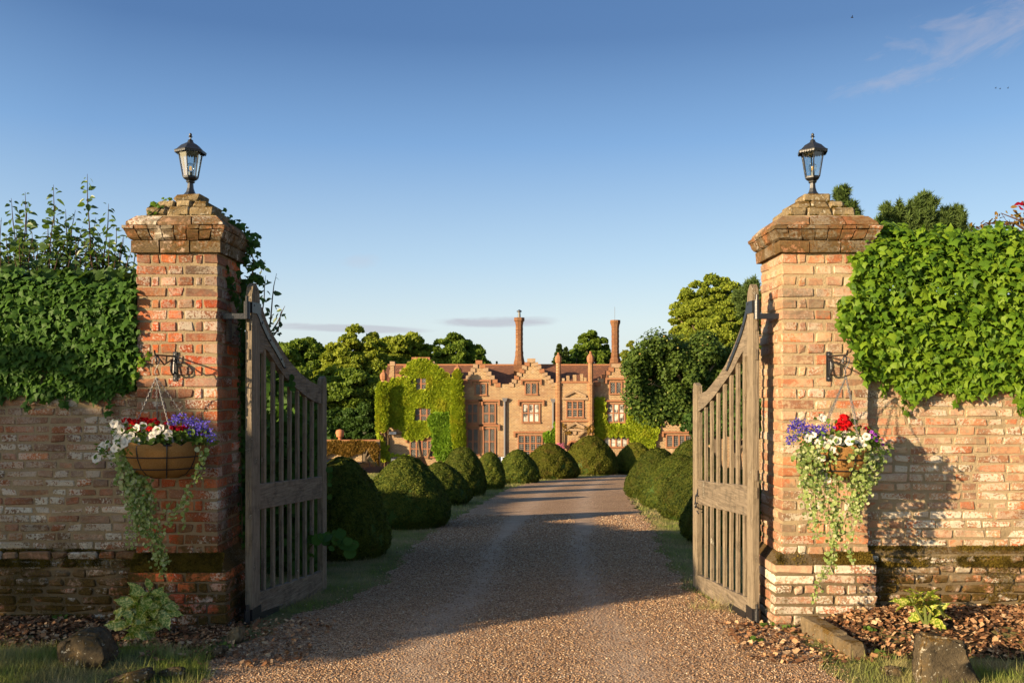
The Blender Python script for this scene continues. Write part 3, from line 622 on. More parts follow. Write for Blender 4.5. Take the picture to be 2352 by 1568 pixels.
PL = pillar('left red brick gate pillar with mossy stepped cap, ivy creeping up its far side', -2.745, -2.150, 1, MT['red_brick'], MT['mortar'], MT['cap_brick'])
PR = pillar('right sunlit pale brick gate pillar, overgrown on its far side by bright ivy', 1.972, 2.605, -1, MT['pale_brick'], MT['pale_mortar'], MT['cap_brick'], MT['plinth_brick'])
def garden_wall(label, xa, xb, m, mo, ch, zpl, seen, inner):
    """xa is the end at the pillar, xb far outside the frame"""
    lo, hi = min(xa, xb), max(xa, xb); Yf = 6.755
    root = thing('brick_wall', label, 'wall', ((lo+hi)/2, 6.95, 0)); W_ = Wall(root, m); rest = []
    zt = 2.42; k = 0; z = -.12
    MB().box(lo, hi, Yf+.005, Yf+.33, -.2, zt).build('mortar_core', mo, root, loc=WL[root.name])
    MB().box(lo, hi, Yf-.036, Yf+.005, -.2, zpl-.01).build('plinth_core', mo, root, loc=WL[root.name])
    MB().hexa([(lo, Yf-.036, zpl-.008), (hi, Yf-.036, zpl-.008), (hi, Yf+.03, zpl-.008), (lo, Yf+.03, zpl-.008)], [(lo, Yf-.006, zpl+.035), (hi, Yf-.006, zpl+.035), (hi, Yf+.03, zpl+.035), (lo, Yf+.03, zpl+.035)]).build('weathering', MT['ledge_brick'], root, loc=WL[root.name])
    while z < zt-.02:
        if zpl-.02 < z < zpl+.03: z = zpl+.03
        low = z < zpl; yf = Yf-(.05 if low else 0); x = xa; sgn = 1 if xb > xa else -1; t = k % 2; first = True
        while abs(x-xa) < abs(xb-xa)-.05:
            w_ = (.225 if t else .108)*(1+j_(.06)); t = (1-t) if random.random() < .72 else t
            if first: w_ *= .4+.6*random.random(); first = False
            a, b = sorted((x, x+sgn*w_)); x += sgn*(w_+.012)
            vis = seen(abs(a), z)
            W_.brick(a, b, yf+j_(.006 if low else .0035), Yf+.08, z+.006+j_(.002), z+ch-.006+j_(.002), vis, 2.0 if low else 1.25)
        z += ch*(1+j_(.02)); k += 1
    W_.done(); print('wall bricks', W_.n); return root
# most of the frame shows |X| < 3.8 at this depth; the ivy hides the upper courses
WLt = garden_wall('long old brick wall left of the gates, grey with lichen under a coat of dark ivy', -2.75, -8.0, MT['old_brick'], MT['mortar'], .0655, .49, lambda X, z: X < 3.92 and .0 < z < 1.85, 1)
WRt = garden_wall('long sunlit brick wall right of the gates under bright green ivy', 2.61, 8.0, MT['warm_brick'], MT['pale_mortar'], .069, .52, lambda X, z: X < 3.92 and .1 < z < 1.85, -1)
# ------------------------------------------------------------- lamps on the pillars
def lamp(label, c, ph):
    root = thing('lantern', label, 'lamp', c, 'lanterns on the gate pillars'); b = MT['lamp_paint']; L = WL[root.name]
    n = 6; P = R(ph)
    def la(name, prof, m=b, **k): return MB().lathe(prof, c, k.get('n', 6), P).build(name, m, root, loc=L)
    la('base', [(.056, 0), (.054, .006), (.034, .03), (.024, .06), (.021, .098)])
    la('cup', [(.021, .098), (.032, .104), (.034, .112), (.028, .116), (.046, .126), (.056, .136), (.056, .146)])
    fr = MB()
    def pt(r_, a, z): return (c[0]+r_*math.cos(a), c[1]+r_*math.sin(a), c[2]+z)
    for i in range(n):
        a = P+2*math.pi*i/n; fr.tube([pt(.055, a, .142), pt(.090, a, .342)], .0048, 4)
        a2 = P+2*math.pi*(i+1)/n; fr.tube([pt(.055, a, .146), pt(.055, a2, .146)], .004, 4); fr.tube([pt(.089, a, .338), pt(.089, a2, .338)], .004, 4)
    fr.build('frame', b, root, loc=L)
    for i in range(n):
        a = P+2*math.pi*i/n; a2 = P+2*math.pi*(i+1)/n
        q = [pt(.053, a, .146), pt(.053, a2, .146), pt(.087, a2, .338), pt(.087, a, .338)]; mid = sum((Vector(p) for p in q), Vector())/4
        q2 = [tuple(Vector(p)+(Vector((c[0], c[1], p[2]))-Vector(p))*.03) for p in q]
        MB().prism(q, q2).build('pane', MT['lamp_glass'], root, loc=mid)
    la('roof', [(.088, .338), (.118, .334), (.120, .341), (.100, .352), (.084, .368), (.068, .384), (.044, .397), (.026, .408), (.019, .420), (.021, .424), (.016, .428)])
    sk = MB()
    for i in range(n):
        a = P+2*math.pi*i/n; a2 = P+2*math.pi*(i+1)/n; p, q = Vector(pt(.118, a, .334)), Vector(pt(.118, a2, .334))
        for k in range(6):
            u, v = p.lerp(q, (k+.08)/6), p.lerp(q, (k+.92)/6); m_ = (u+v)/2
            pts = [u, v, v+Vector((0, 0, -.008)), m_+Vector((0, 0, -.014)), u+Vector((0, 0, -.008))]; o_ = (Vector((c[0], c[1], 0))-Vector((m_.x, m_.y, 0))).normalized()*.003
            sk.prism(pts, [x+o_ for x in pts])
    sk.build('scalloped_edge', b, root, loc=L)
    la('finial', [(.012, .426), (.006, .436), (.006, .446), (.015, .449), (.016, .453), (.007, .457), (.012, .463), (.011, .472), (.004, .480)], n=8)
    la('bulb_holder', [(.015, .14), (.015, .185)], MT['lamp_paint'], n=8)
    bulb = MB().lathe([(.013, .182), (.018, .19), (.029, .205), (.031, .222), (.026, .238), (.012, .25), (.002, .252)], c, 12).build('bulb', MT['lamp_glass'], root, loc=L, smooth=True)
    f_ = MB()
    for q in range(4):
        a = q*1.57; f_.tube([pt(.008, a, .195), pt(.007, a, .228)], .0018, 4)
    f_.build('filament', MT['filament'], bulb, loc=L)
lamp('black six-sided lantern on the left pillar cap, one corner bar facing the camera', (-2.449, 6.965, 3.19), 90)
lamp('black six-sided lantern on the right pillar cap, a flat side facing the camera', (2.290, 6.965, 3.19), 78)
# ------------------------------------------------------------- gates
def leaf_gate(label, H, th, sgn, F_):
    """H hinge corner, th inward angle, sgn +1 left gate. F_ : pixel outlines measured on the passage face"""
    dx, dy = sgn*math.sin(R(th)), math.cos(R(th)); nx, ny = sgn*math.cos(R(th)), -math.sin(R(th))
    root = thing('wooden_gate', label, 'gate', (H[0], H[1], g1(*H)), 'pair of oak gate leaves'); L = WL[root.name]
    def U_(x): r = (x-1176)/FL; return (H[0]-r*H[1])/(r*dy-dx)
    def UZ(x, y): u = U_(x); return u, EYE-(y-900)/FL*(H[1]+u*dy)
    def W3(u, t, z): return Vector((H[0]+u*dx+t*nx, H[1]+u*dy+t*ny, z))
    def slab(name, out, t0, t1, m, parent=root, wob=.0):
        out = [(u+j_(wob), z+j_(wob)) for u, z in out]
        a = [W3(u, t0, z) for u, z in out]; b = [W3(u, t1, z) for u, z in out]; c = sum(a, Vector())/len(a)
        mb = MB(); n = len(a); mb.v = [tuple(p) for p in a+b]
        mb.f = [tuple(range(n)), tuple(range(n, 2*n))[::-1]]+[(i, (i+1) % n, n+(i+1) % n, n+i) for i in range(n)]
        mb.v = [tuple(Vector(p)-c) for p in mb.v]
        me = mb.mesh(name)
        import bmesh
        bm = bmesh.new(); bm.from_mesh(me); bmesh.ops.recalc_face_normals(bm, faces=bm.faces)
        if name in ('hinge_post', 'meeting_post', 'picket', 'middle_rail', 'bottom_rail'): bmesh.ops.bevel(bm, geom=[e for e in bm.edges], offset=.003, segments=1, affect='EDGES')
        bm.to_mesh(me); bm.free(); return obj(name, me, m, parent, c)
    wood, rail, iron = MT['gate_wood'], MT['gate_rail'], MT['black_iron']
    TH = .052
    # hinge post and meeting post: straight timbers with a weathered, blunted head
    (ua, ub), zt = F_['hinge'], F_['hinge_top']; w_ = ub-ua
    slab('hinge_post', [(ua, -.06), (ub, -.06), (ub, zt-.12), (ub-.01, zt-.06), (ub-w_*.25, zt-.03), (ua+w_*.5, zt), (ua+w_*.2, zt-.03), (ua+.008, zt-.10)], 0, -TH, wood)
    xa, xb = F_['free']; ua2, ub2 = sorted((U_(xa), U_(xb))); zt2 = UZ(xb, F_['free_top'])[1]; zb2 = UZ(xb, F_['free_bot'])[1]
    slab('meeting_post', [(ua2, zb2), (ub2, zb2), (ub2, zt2-.06), (ub2-.015, zt2-.015), (ub2-.045, zt2), (ua2+.01, zt2-.03), (ua2, zt2-.09)], .001, -TH, wood)
    # rails
    slab('top_rail', [UZ(x, y) for x, y in F_['top']]+[UZ(x, y) for x, y in F_['topl'][::-1]], -.004, -TH+.006, rail)
    for nm, k in (('middle_rail', 'mid'), ('bottom_rail', 'bot')):
        p = F_[k]; q = [UZ(*a) for a in p]; (u0, z0), (u1, z1), (u2, z2), (u3, z3) = q
        up = [(u0+(u1-u0)*i/7, z0+(z1-z0)*i/7+j_(.006)) for i in range(8)]; dn = [(u2+(u3-u2)*i/7, z2+(z3-z2)*i/7+j_(.003)) for i in range(8)]
        slab(nm, up+dn, -.003, -TH+.005, rail)
    # pickets
    def zat(lst, u):
        uz = sorted(UZ(x, y) for x, y in lst); return float(np.interp(u, [a for a, _ in uz], [b for _, b in uz]))
    for x in F_['pk']:
        u = U_(x); a, b = u-.042, u
        ztop = zat(F_['topl'], (a+b)/2)+.03; zm0 = zat(F_['mid'][:2], u); zm1 = zat(F_['mid'][2:], u); zb = zat(F_['bot'][:2], u)
        for z0, z1 in ((zm0-.01, ztop), (zb-.01, zm1+.01)):
            o1 = j_(.004); slab('picket', [(a+o1, z0), (b+o1, z0), (b+o1*.5, (z0+z1)/2), (b-o1, z1), (a-o1, z1), (a, (z0+z1)/2)], -.012, -.040, wood)
    # oak pegs and through tenons on the hinge post edge
    for z in F_['tenon']: MB().hexa([W3(-.004, -.018, z-.04), W3(.004, -.018, z-.04), W3(.004, -.036, z-.04), W3(-.004, -.036, z-.04)], [W3(-.004, -.018, z+.04), W3(.004, -.018, z+.04), W3(.004, -.036, z+.04), W3(-.004, -.036, z+.04)]).build('tenon', wood, root, loc=W3(0, -.02, z))
    # iron: strap along the curved rail, bands, pintles
    cl = [UZ(x, y) for x, y in F_['strap']]; o_, i_ = [], []
    for k, (u, z) in enumerate(cl):
        a, b = cl[max(k-1, 0)], cl[min(k+1, len(cl)-1)]; d = Vector((b[0]-a[0], b[1]-a[1])).normalized(); wd = .021 if k < len(cl)-1 else .012
        o_.append((u-d.y*wd, z+d.x*wd)); i_.append((u+d.y*wd, z-d.x*wd))
    st = slab('strap_hinge', o_+i_[::-1], .006, -.004, iron)
    for (u, z) in cl[::2]+cl[-1:]:
        c = W3(u, .004, z); MB().tube([c, c+Vector((nx, ny, 0))*.008], [.011, .006], 8).build('bolt', iron, st, loc=c)
    def band(z0, z1, u1, strap=None):
        b = slab('hinge_band', [(-.006, z0), (u1, z0), (u1, z1), (-.006, z1)], .0075, -TH-.006, iron)
        cc = W3(-.035, -.022, 0); cyl = MB().lathe([(.012, z0-.05), (.024, z0-.05), (.024, z1), (.012, z1), (.012, z1+.04), (.004, z1+.042)], (cc.x, cc.y, 0), 10)
        q = sgn; px = H[0]-sgn*.2
        cyl.box(min(px, cc.x), max(px, cc.x), cc.y-.02, cc.y+.02, z0-.05, z0-.01); cyl.build('pintle', iron, root, loc=(cc.x, cc.y, z0), smooth=False)
        return b
    zh = F_['band']; band(zh[0], zh[1], ub+.004); band(zh[2], zh[3], ub+.004)
    bs = [UZ(x, y) for x, y in F_['bstrap']]; slab('bottom_strap', bs, .006, -.002, iron)
    if F_.get('latch'):
        u, z = UZ(*F_['latch']); m = MB(); c = W3(u, .012, z)
        m.tube([W3(u, .002, z+.07), W3(u, .006, z+.03), W3(u, .02, z)], [.004, .006, .009], 6); m.tube([W3(u-.03, .006, z+.01), W3(u+.03, .006, z+.01)], .006, 6)
        m.torus(W3(u, .022, z-.075), .026, .0055, (nx, ny, 0), 14, 5, 1.0); m.tube([W3(u, .02, z), W3(u, .024, z-.05)], .005, 6); m.tube([W3(u, .01, z-.13), W3(u-.07, .012, z-.145)], .005, 6)
        m.build('latch', iron, root, loc=c)
    return root
def cvt(pts, ox, oy, s): return [((ox+x/s)/1.7415, (oy+y/s)/1.7415) for x, y in pts]
z9 = lambda p: cvt(p, 900, 1100, 2.613); z27 = lambda p: cvt(p, 2700, 1100, 2.613); r5 = lambda p: cvt(p, 2500, 1050, 1.12)
LG = dict(hinge=(0, .16), hinge_top=2.52, free=(741.3, 750.5), free_top=863.5, free_bot=1357,
  top=z9([(362, 300), (400, 350), (440, 470), (500, 610), (580, 740), (680, 900), (800, 1030), (900, 1110), (1012, 1165)]),
  topl=z9([(362, 815), (400, 818), (412, 780), (430, 768), (455, 790), (540, 930), (640, 1070), (740, 1170), (860, 1270), (940, 1320), (1012, 1342)]),
  mid=[(597, 1110), (741.3, 1094.5), (741.3, 1143), (597, 1170)], bot=[(597, 1360), (741.3, 1311), (741.3, 1358), (597, 1428)],
  pk=[q[0] for q in z9([(448, 0), (542, 0), (630, 0), (714, 0), (795, 0), (872, 0), (945, 0)])], tenon=(2.2, 1.98, 1.0, .86, .0),
  strap=z9([(300, 318), (345, 400), (385, 500), (425, 590), (470, 680), (530, 780), (585, 880), (622, 965)]), band=(2.29, 2.37, .0, .085),
  bstrap=[(598, 1405), (640.5, 1390), (640.5, 1402), (598, 1424)])
RG = dict(hinge=(0, .135), hinge_top=2.51, free=(1591.5, 1600.9), free_top=878, free_bot=1352,
  top=z27([(752, 330), (735, 380), (700, 500), (650, 640), (590, 790), (520, 940), (450, 1050), (380, 1140), (320, 1210), (235, 1250)]),
  topl=z27([(752, 845), (722, 850), (716, 820), (708, 800), (690, 815), (640, 905), (600, 990), (540, 1080), (480, 1160), (400, 1270), (300, 1380), (235, 1425)]),
  mid=[(1716, 1115.6), (1600.9, 1102), (1600.9, 1156.5), (1716, 1184.8)], bot=[(1716, 1372), (1600.9, 1319), (1600.9, 1354), (1716, 1424)],
  pk=[q[0] for q in z27([(690, 0), (617, 0), (550, 0), (483, 0), (415, 0), (350, 0), (290, 0)])], tenon=(2.2, 1.98, 1.08, .95, .1),
  strap=z27([(768, 300), (742, 420), (715, 530), (688, 620), (655, 710), (620, 800), (580, 900), (545, 990)]), band=(2.29, 2.38, .0, .09),
  bstrap=cvt([(335, 1235), (258, 1190), (258, 1215), (335, 1270)], 2700, 1400, 1.178), latch=(1603, 1140))
leaf_gate('left oak gate leaf, grey and shaded, swung open beside the ivy-clad pillar', (-1.936, 6.8), 7.0, 1, LG)
leaf_gate('right oak gate leaf, sunlit tan wood with an iron ring latch, swung open', (1.79, 6.8), 3.2, -1, RG)
# packing slip of timber behind the left top hinge
tag(MB().box(-2.146, -2.128, 6.86, 6.95, 2.08, 2.30).build('timber_block', MT['gate_rail'], None, loc=(-2.137, 6.9, 2.08)), 'small tan timber packing block on the left pillar behind the hinge', 'block')
# ------------------------------------------------------------- house
HY = 88.0
c5 = lambda x, y: (803.9+x*.25635, 689.1+y*.25635)         # details read off two enlarged views of the photo
c6 = lambda x, y: (1148.4+x*.25635, 689.1+y*.25635)
def HX(x, Y=HY): return (x-1176)/FL*Y
def HZ(y, Y=HY): return EYE-(y-900)/FL*Y
BASE = -6.1
house = thing('manor_house', 'sprawling red brick manor house with stepped gables, tall chimneys and leaded windows', 'house', (0, HY, -6.0)); hL = WL[house.name]
br, dr_, pd = MT['house_brick'], MT['red_dressing'], MT['pale_dressing']
def gable(name, cc, steps, Yf, dep, zb=BASE, m=br):
    """outline steps: points left to right along the stepped top, in view pixels"""
    pts = [(HX(cc(*p)[0], Yf), HZ(cc(*p)[1], Yf)) for p in steps]
    out = [(pts[0][0], zb)]+pts+[(pts[-1][0], zb)]
    # split in vertical strips so that the outline is convex piece by piece
    root = None; b = MB(); xs_ = sorted(set(round(p[0], 3) for p in pts))
    for xa, xb in zip(xs_[:-1], xs_[1:]):
        if xb-xa < .01: continue
        xm = (xa+xb)/2; zt = None
        for (p, q) in zip(pts[:-1], pts[1:]):
            if min(p[0], q[0]) <= xm <= max(p[0], q[0]) and abs(p[0]-q[0]) > 1e-4: zt = p[1]+(q[1]-p[1])*(xm-p[0])/(q[0]-p[0])
        if zt: b.add([(xa, Yf, zb), (xb, Yf, zb), (xb, Yf, zt), (xa, Yf, zt), (xa, Yf+dep, zb), (xb, Yf+dep, zb), (xb, Yf+dep, zt), (xa, Yf+dep, zt)], [(0, 1, 2, 3), (5, 4, 7, 6), (3, 2, 6, 7), (0, 3, 7, 4), (1, 5, 6, 2), (0, 4, 5, 1)])
    return b.build(name, m, house, loc=hL)
def stair(xl, xr, y0, pk, n, flat=12):
    """crow steps from (xl,y0) to the peak block pk=(xa,xb,y) and down to (xr,y0)"""
    xa, xb, yp = pk; L = []; y = y0; hstep = (yp-y0)/n; L.append((xl, y0))
    for i in range(n):
        x = xl+(xa-xl)*(i+1)/n; x = xa if i == n-1 else x
        L += [(x, y0+hstep*i), (x, y0+hstep*(i+1))]
    for i in range(n):
        x = xb+(xr-xb)*(i)/n; L += [(x, yp-hstep*i), (x, yp-hstep*(i+1))]
    L.append((xr, y0)); return L
def steps_caps(cc, L, Yf):
    """projecting weathered cap on each crow step"""
    for p, q in zip(L[:-1], L[1:]):
        if abs(p[1]-q[1]) < 1 and abs(p[0]-q[0]) > 8:
            a, b = cc(*p), cc(*q); x0, x1 = sorted((HX(a[0], Yf), HX(b[0], Yf))); z = HZ(a[1], Yf); w2 = .1
            me = MB().box(x0-w2, x1+w2, Yf-.10, Yf+.62, z-.36, z+.03); me.v = [(x+j_(.02), y, z_+j_(.02)) for x, y, z_ in me.v]; me.build('crow_step', MT['pale_dressing'] if random.random() < .5 else MT['red_dressing'], house, loc=(x0, Yf, z))
FW = HY-.35                                               # the creeper-clad wing stands forward
Lw = stair(345, 960, 735, (560, 705, 515), 6); gable('gable_wall', c5, Lw, FW, .6); steps_caps(c5, Lw, FW)
L2 = stair(1003, 1340, 745, (1135, 1176, 542), 6); gable('gable_wall', c5, L2, HY, .6); steps_caps(c5, L2, HY)
L3 = stair(92, 497, 742, (255, 307, 527), 7); gable('gable_wall', c6, L3, HY, .6); steps_caps(c6, L3, HY)
L4 = stair(860, 1230, 735, (1010, 1085, 572), 5); gable('gable_wall', c6, L4, HY, .6); steps_caps(c6, L4, HY)
gable('parapet_wall', c6, [(-8, 752), (94, 752)], HY+.01, .5)
gable('parapet_wall', c6, [(780, 742), (862, 742)], HY+.01, .5)
gable('wing_side_wall', c5, [(960, 735), (1010, 735)], FW+.1, .9)
gable('right_wing', c6, [(1228, 700), (2300, 700)], HY+.02, .6)
gable('porch_wall', c6, [(550, 728), (790, 728)], HY-1.0, 1.2)
for a, b, t in ((556, 578, 700), (595, 622, 676), (655, 685, 668), (720, 745, 662), (750, 775, 692)): 
    x0, x1 = HX(c6(a, 0)[0], HY-1), HX(c6(b, 0)[0], HY-1); MB().box(x0, x1, HY-1.04, HY-.45, HZ(c6(0, 730)[1], HY-1)-.02, HZ(c6(0, t)[1], HY-1)).build('merlon', br, house, loc=(x0, HY-1, 0))
MB().box(HX(c6(552, 0)[0], HY-1), HX(c6(788, 0)[0], HY-1), HY-1.08, HY-.99, HZ(c6(0, 745)[1]), HZ(c6(0, 726)[1])).build('string_course', dr_, house, loc=hL)
# roofs
def roof(xl, xr, ye, yr, Yf, Yr, name='roof'):
    ze, zr = HZ(ye, Yf), HZ(yr, Yr); b = MB()
    b.add([(xl, Yf, ze), (xr, Yf, ze), (xr, Yr, zr), (xl, Yr, zr), (xl, 2*Yr-Yf, ze), (xr, 2*Yr-Yf, ze)], [(0, 1, 2, 3), (3, 2, 5, 4), (0, 3, 4), (1, 5, 2)]); return b.build(name, MT['roof_tile'], house, loc=hL)
yR = c5(0, 581)[1]
roof(HX(890, 93), HX(1446, 93), 885, yR, HY+.35, HY+5.2)
roof(HX(1440, 93), HX(1700, 93), 868, 845, HY+.5, HY+5.2)
def cross(cc, xc, hw, yp, ye, Yf, Yb):                        # roof running back from a gable
    x, h = HX(cc(xc, 0)[0], Yf), hw*.25635/FL*Yf; zp, ze = HZ(cc(0, yp)[1], Yf), HZ(cc(0, ye)[1], Yf)
    MB().add([(x-h, Yf, ze), (x+h, Yf, ze), (x, Yf, zp), (x-h, Yb, ze), (x+h, Yb, ze), (x, Yb, zp)], [(0, 2, 5, 3), (1, 4, 5, 2)]).build('cross_roof', MT['roof_tile'], house, loc=hL)
cross(c5, 640, 290, 585, 760, FW+.3, HY+8); cross(c5, 1155, 160, 580, 760, HY+.3, HY+5); cross(c6, 281, 190, 575, 760, HY+.3, HY+5); cross(c6, 1048, 170, 600, 760, HY+.3, HY+5)
# ridge tiles
MB().box(HX(890, 93), HX(1700, 93), HY+5.1, HY+5.3, HZ(yR, HY+5.2)-.05, HZ(yR, HY+5.2)+.10).build('ridge', MT['red_dressing'], house, loc=hL)
# back wing gable seen edge-on left of the creeper gable
Lb = stair(338, 400, 735, (366, 392, 552), 5); steps_caps(c5, Lb, HY+2.2); gable('gable_wall', c5, Lb, HY+2.2, .6)
# turrets
def turret(cc, xc, hw, ytop, yneck, ybot, Yf, ivy=False):
    x = HX(cc(xc, 0)[0], Yf); r = hw*.25635/FL*Yf; zt, zn, zb = HZ(cc(0, ytop)[1], Yf), HZ(cc(0, yneck)[1], Yf), BASE
    root = MB().lathe([(r, zb), (r, zn-2.3), (r*1.12, zn-2.25), (r*1.12, zn-2.1), (r*.82, zn-2.0), (r*.80, zn-.2)], (x, Yf+r*.6, 0), 8, R(22.5)).build('turret', MT['turret_brick'], house, loc=hL)
    h = zt-zn
    MB().lathe([(r*.80, zn-.2), (r*1.05, zn-.1), (r*1.15, zn+h*.12), (r*1.2, zn+h*.3), (r*1.05, zn+h*.5), (r*.6, zn+h*.72), (r*.3, zn+h*.78), (r*.42, zn+h*.88), (r*.3, zn+h), (.02, zn+h*1.02)], (x, Yf+r*.6, 0), 8, R(22.5)).build('finial', MT['red_dressing'], root, loc=hL)
turret(c6, 524, 28, 470, 545, 0, HY-1.1); turret(c6, 813, 30, 458, 545, 0, HY-1.1)
turret(c5, 300, 30, 625, 700, 0, FW-.2); turret(c5, 966, 32, 580, 640, 0, FW+.1)
# chimneys: octagonal moulded shafts on square bases
def chimney(xc, y0, y1, y2, y3, y4, hw, cw, bw, pot=None):
    Yc = HY+3.0; x = HX(c6(xc, 0)[0], Yc); k = .25635/FL*Yc; z = lambda y: HZ(c6(0, y)[1], Yc); r = hw*k*1.05
    root = MB().box(x-bw*k, x+bw*k, Yc-bw*k, Yc+bw*k, HZ(890, Yc)-2, z(y3)).build('chimney', MT['chimney_brick'], house, loc=hL)
    prof = [(bw*k*1.08, z(y3)), (bw*k*1.08, z(y3)+.25), (bw*k*.98, z(y3)+.4), (r*1.12, z(y2)-.5), (r*1.15, z(y2)-.2), (r, z(y2))]
    zz = z(y2)
    while zz < z(y1)-.5: prof += [(r, zz), (r*1.04, zz+.03), (r*1.04, zz+.22), (r, zz+.25)]; zz += .5
    prof += [(r, z(y1)-.3), (cw*k*.85, z(y1)), (cw*k, z(y1)+.25), (cw*k*.96, z(y1)+.3), (cw*k*.96, z(y0)-.35), (cw*k*1.08, z(y0)-.3), (cw*k*1.06, z(y0))]
    MB().lathe(prof, (x, Yc, 0), 8, R(22.5)).build('chimney_shaft', MT['chimney_brick'], root, loc=hL)
    if pot: MB().lathe([(.14, z(y0)), (.12, z(y0)+.55), (.26, z(y0)+.6), (.26, z(y0)+.66), (.05, z(y0)+.8)], (x, Yc, 0), 8).build('chimney_pot', MT['black_iron'], root, loc=hL)
    else: MB().tube([(x-.05, Yc, z(y0)), (x-.05, Yc, z(60))], .02, 4).build('lightning_rod', MT['steel'], root, loc=hL)
chimney(173, 158, 200, 450, 580, 0, 33, 47, 50, 1); chimney(1033, 180, 232, 470, 560, 0, 33, 44, 47)
# windows
def window(cc, x0, x1, y0, y1, nx, ny, Yf, pane='leaded_pane', hood=True, lab=None):
    X0, X1 = HX(cc(x0, 0)[0], Yf), HX(cc(x1, 0)[0], Yf); Z1, Z0 = HZ(cc(0, y0)[1], Yf), HZ(cc(0, y1)[1], Yf); m = .11; r = .34
    # recess: deep moulded surround standing proud of and set into the wall
    fr = MB(); y_ = Yf
    fr.box(X0-m, X0, y_-.10, y_+.2, Z0-m, Z1+m); fr.box(X1, X1+m, y_-.10, y_+.2, Z0-m, Z1+m); fr.box(X0, X1, y_-.10, y_+.2, Z1, Z1+m); fr.box(X0-m*1.2, X1+m*1.2, y_-.16, y_+.2, Z0-m*1.1, Z0-.002)
    root = fr.build('window', MT['window_brick'], house, loc=(X0, y_, Z0))
    for i in range(1, nx): x = X0+(X1-X0)*i/nx; MB().box(x-.068, x+.068, y_-.085, y_+.1, Z0, Z1).build('mullion', MT['window_brick'], root, loc=(x, y_, Z0))
    for i in range(1, ny): z = Z0+(Z1-Z0)*i/ny; MB().box(X0, X1, y_-.08, y_+.1, z-.05, z+.05).build('transom', MT['window_brick'], root, loc=(X0, y_, z))
    for i in range(nx):
        for k in range(ny):
            a, b = X0+(X1-X0)*i/nx+.07, X0+(X1-X0)*(i+1)/nx-.07; c, d = Z0+(Z1-Z0)*k/ny+.06, Z0+(Z1-Z0)*(k+1)/ny-.06; t = j_(.012)
            mb = MB().box(a, b, y_-.035+t, y_-.015, c, d); mb.build('pane', MT[pane], root, loc=((a+b)/2, y_, (c+d)/2))
    if hood:
        h = MB(); h.box(X0-.5, X1+.5, y_-.2, y_, Z1+m+.13, Z1+m+.30); h.box(X0-.5, X0-.32, y_-.2, y_, Z1-.12, Z1+m+.13); h.box(X1+.32, X1+.5, y_-.2, y_, Z1-.12, Z1+m+.13); h.build('hood_mould', dr_, root, loc=(X0, y_, Z1))
    return root
def jnk(): pass
W = window
W(c5, 590, 685, 682, 815, 2, 2, FW, hood=False); W(c5, 575, 745, 965, 1100, 3, 2, FW, hood=False); W(c5, 545, 745, 1262, 1400, 4, 2, FW)
W(c5, 1125, 1217, 750, 845, 2, 1, HY); W(c5, 1052, 1145, 930, 1098, 2, 2, HY); W(c5, 1197, 1297, 930, 1098, 2, 2, HY); W(c5, 1052, 1150, 1152, 1378, 2, 2, HY); W(c5, 1200, 1297, 1152, 1380, 2, 2, HY)
W(c6, 232, 327, 745, 840, 2, 1, HY); W(c6, 205, 350, 932, 1090, 3, 2, HY, 'curtain_pane'); W(c6, 168, 372, 1212, 1420, 4, 3, HY, 'grid_pane')
W(c6, 602, 740, 908, 1045, 3, 2, HY-1, 'grid_pane', hood=False)
W(c6, 988, 1085, 735, 835, 2, 1, HY); W(c6, 965, 1112, 932, 1090, 3, 2, HY, 'curtain_pane'); W(c6, 938, 1140, 1217, 1312, 4, 1, HY, 'curtain_pane', False)
W(c6, 1480, 1680, 962, 1050, 4, 1, HY, 'curtain_pane', False); W(c6, 1495, 1712, 1212, 1312, 4, 1, HY, 'grid_pane')
# porch: pediments, string courses, arched doorway
def pediment(xa, xm, xb, yb, yt, Yf, t=.22):
    a, m_, b = [(HX(c6(x, 0)[0], Yf), HZ(c6(0, y)[1], Yf)) for x, y in ((xa, yb), (xm, yt), (xb, yb))]
    mb = MB()
    for p, q in ((a, m_), (m_, b)): mb.hexa([(p[0], Yf-.2, p[1]), (q[0], Yf-.2, q[1]), (q[0], Yf, q[1]), (p[0], Yf, p[1])], [(p[0], Yf-.25, p[1]+t), (q[0], Yf-.25, q[1]+t), (q[0], Yf, q[1]+t), (p[0], Yf, p[1]+t)])
    mb.box(a[0]-.2, b[0]+.2, Yf-.2, Yf, a[1]-t, a[1]); mb.build('pediment', MT['pale_dressing'], house, loc=hL)
pediment(575, 668, 770, 872, 825, HY-1); pediment(600, 675, 755, 1150, 1110, HY-1)
for y in (1078,): MB().box(HX(c6(545, 0)[0], HY-1), HX(c6(835, 0)[0], HY-1), HY-1.15, HY-.98, HZ(c6(0, y+8)[1]), HZ(c6(0, y-4)[1])).build('string_course', dr_, house, loc=hL)
for xa, xb, y in ((-60, 480, 900), (850, 2300, 1135)):
    pass
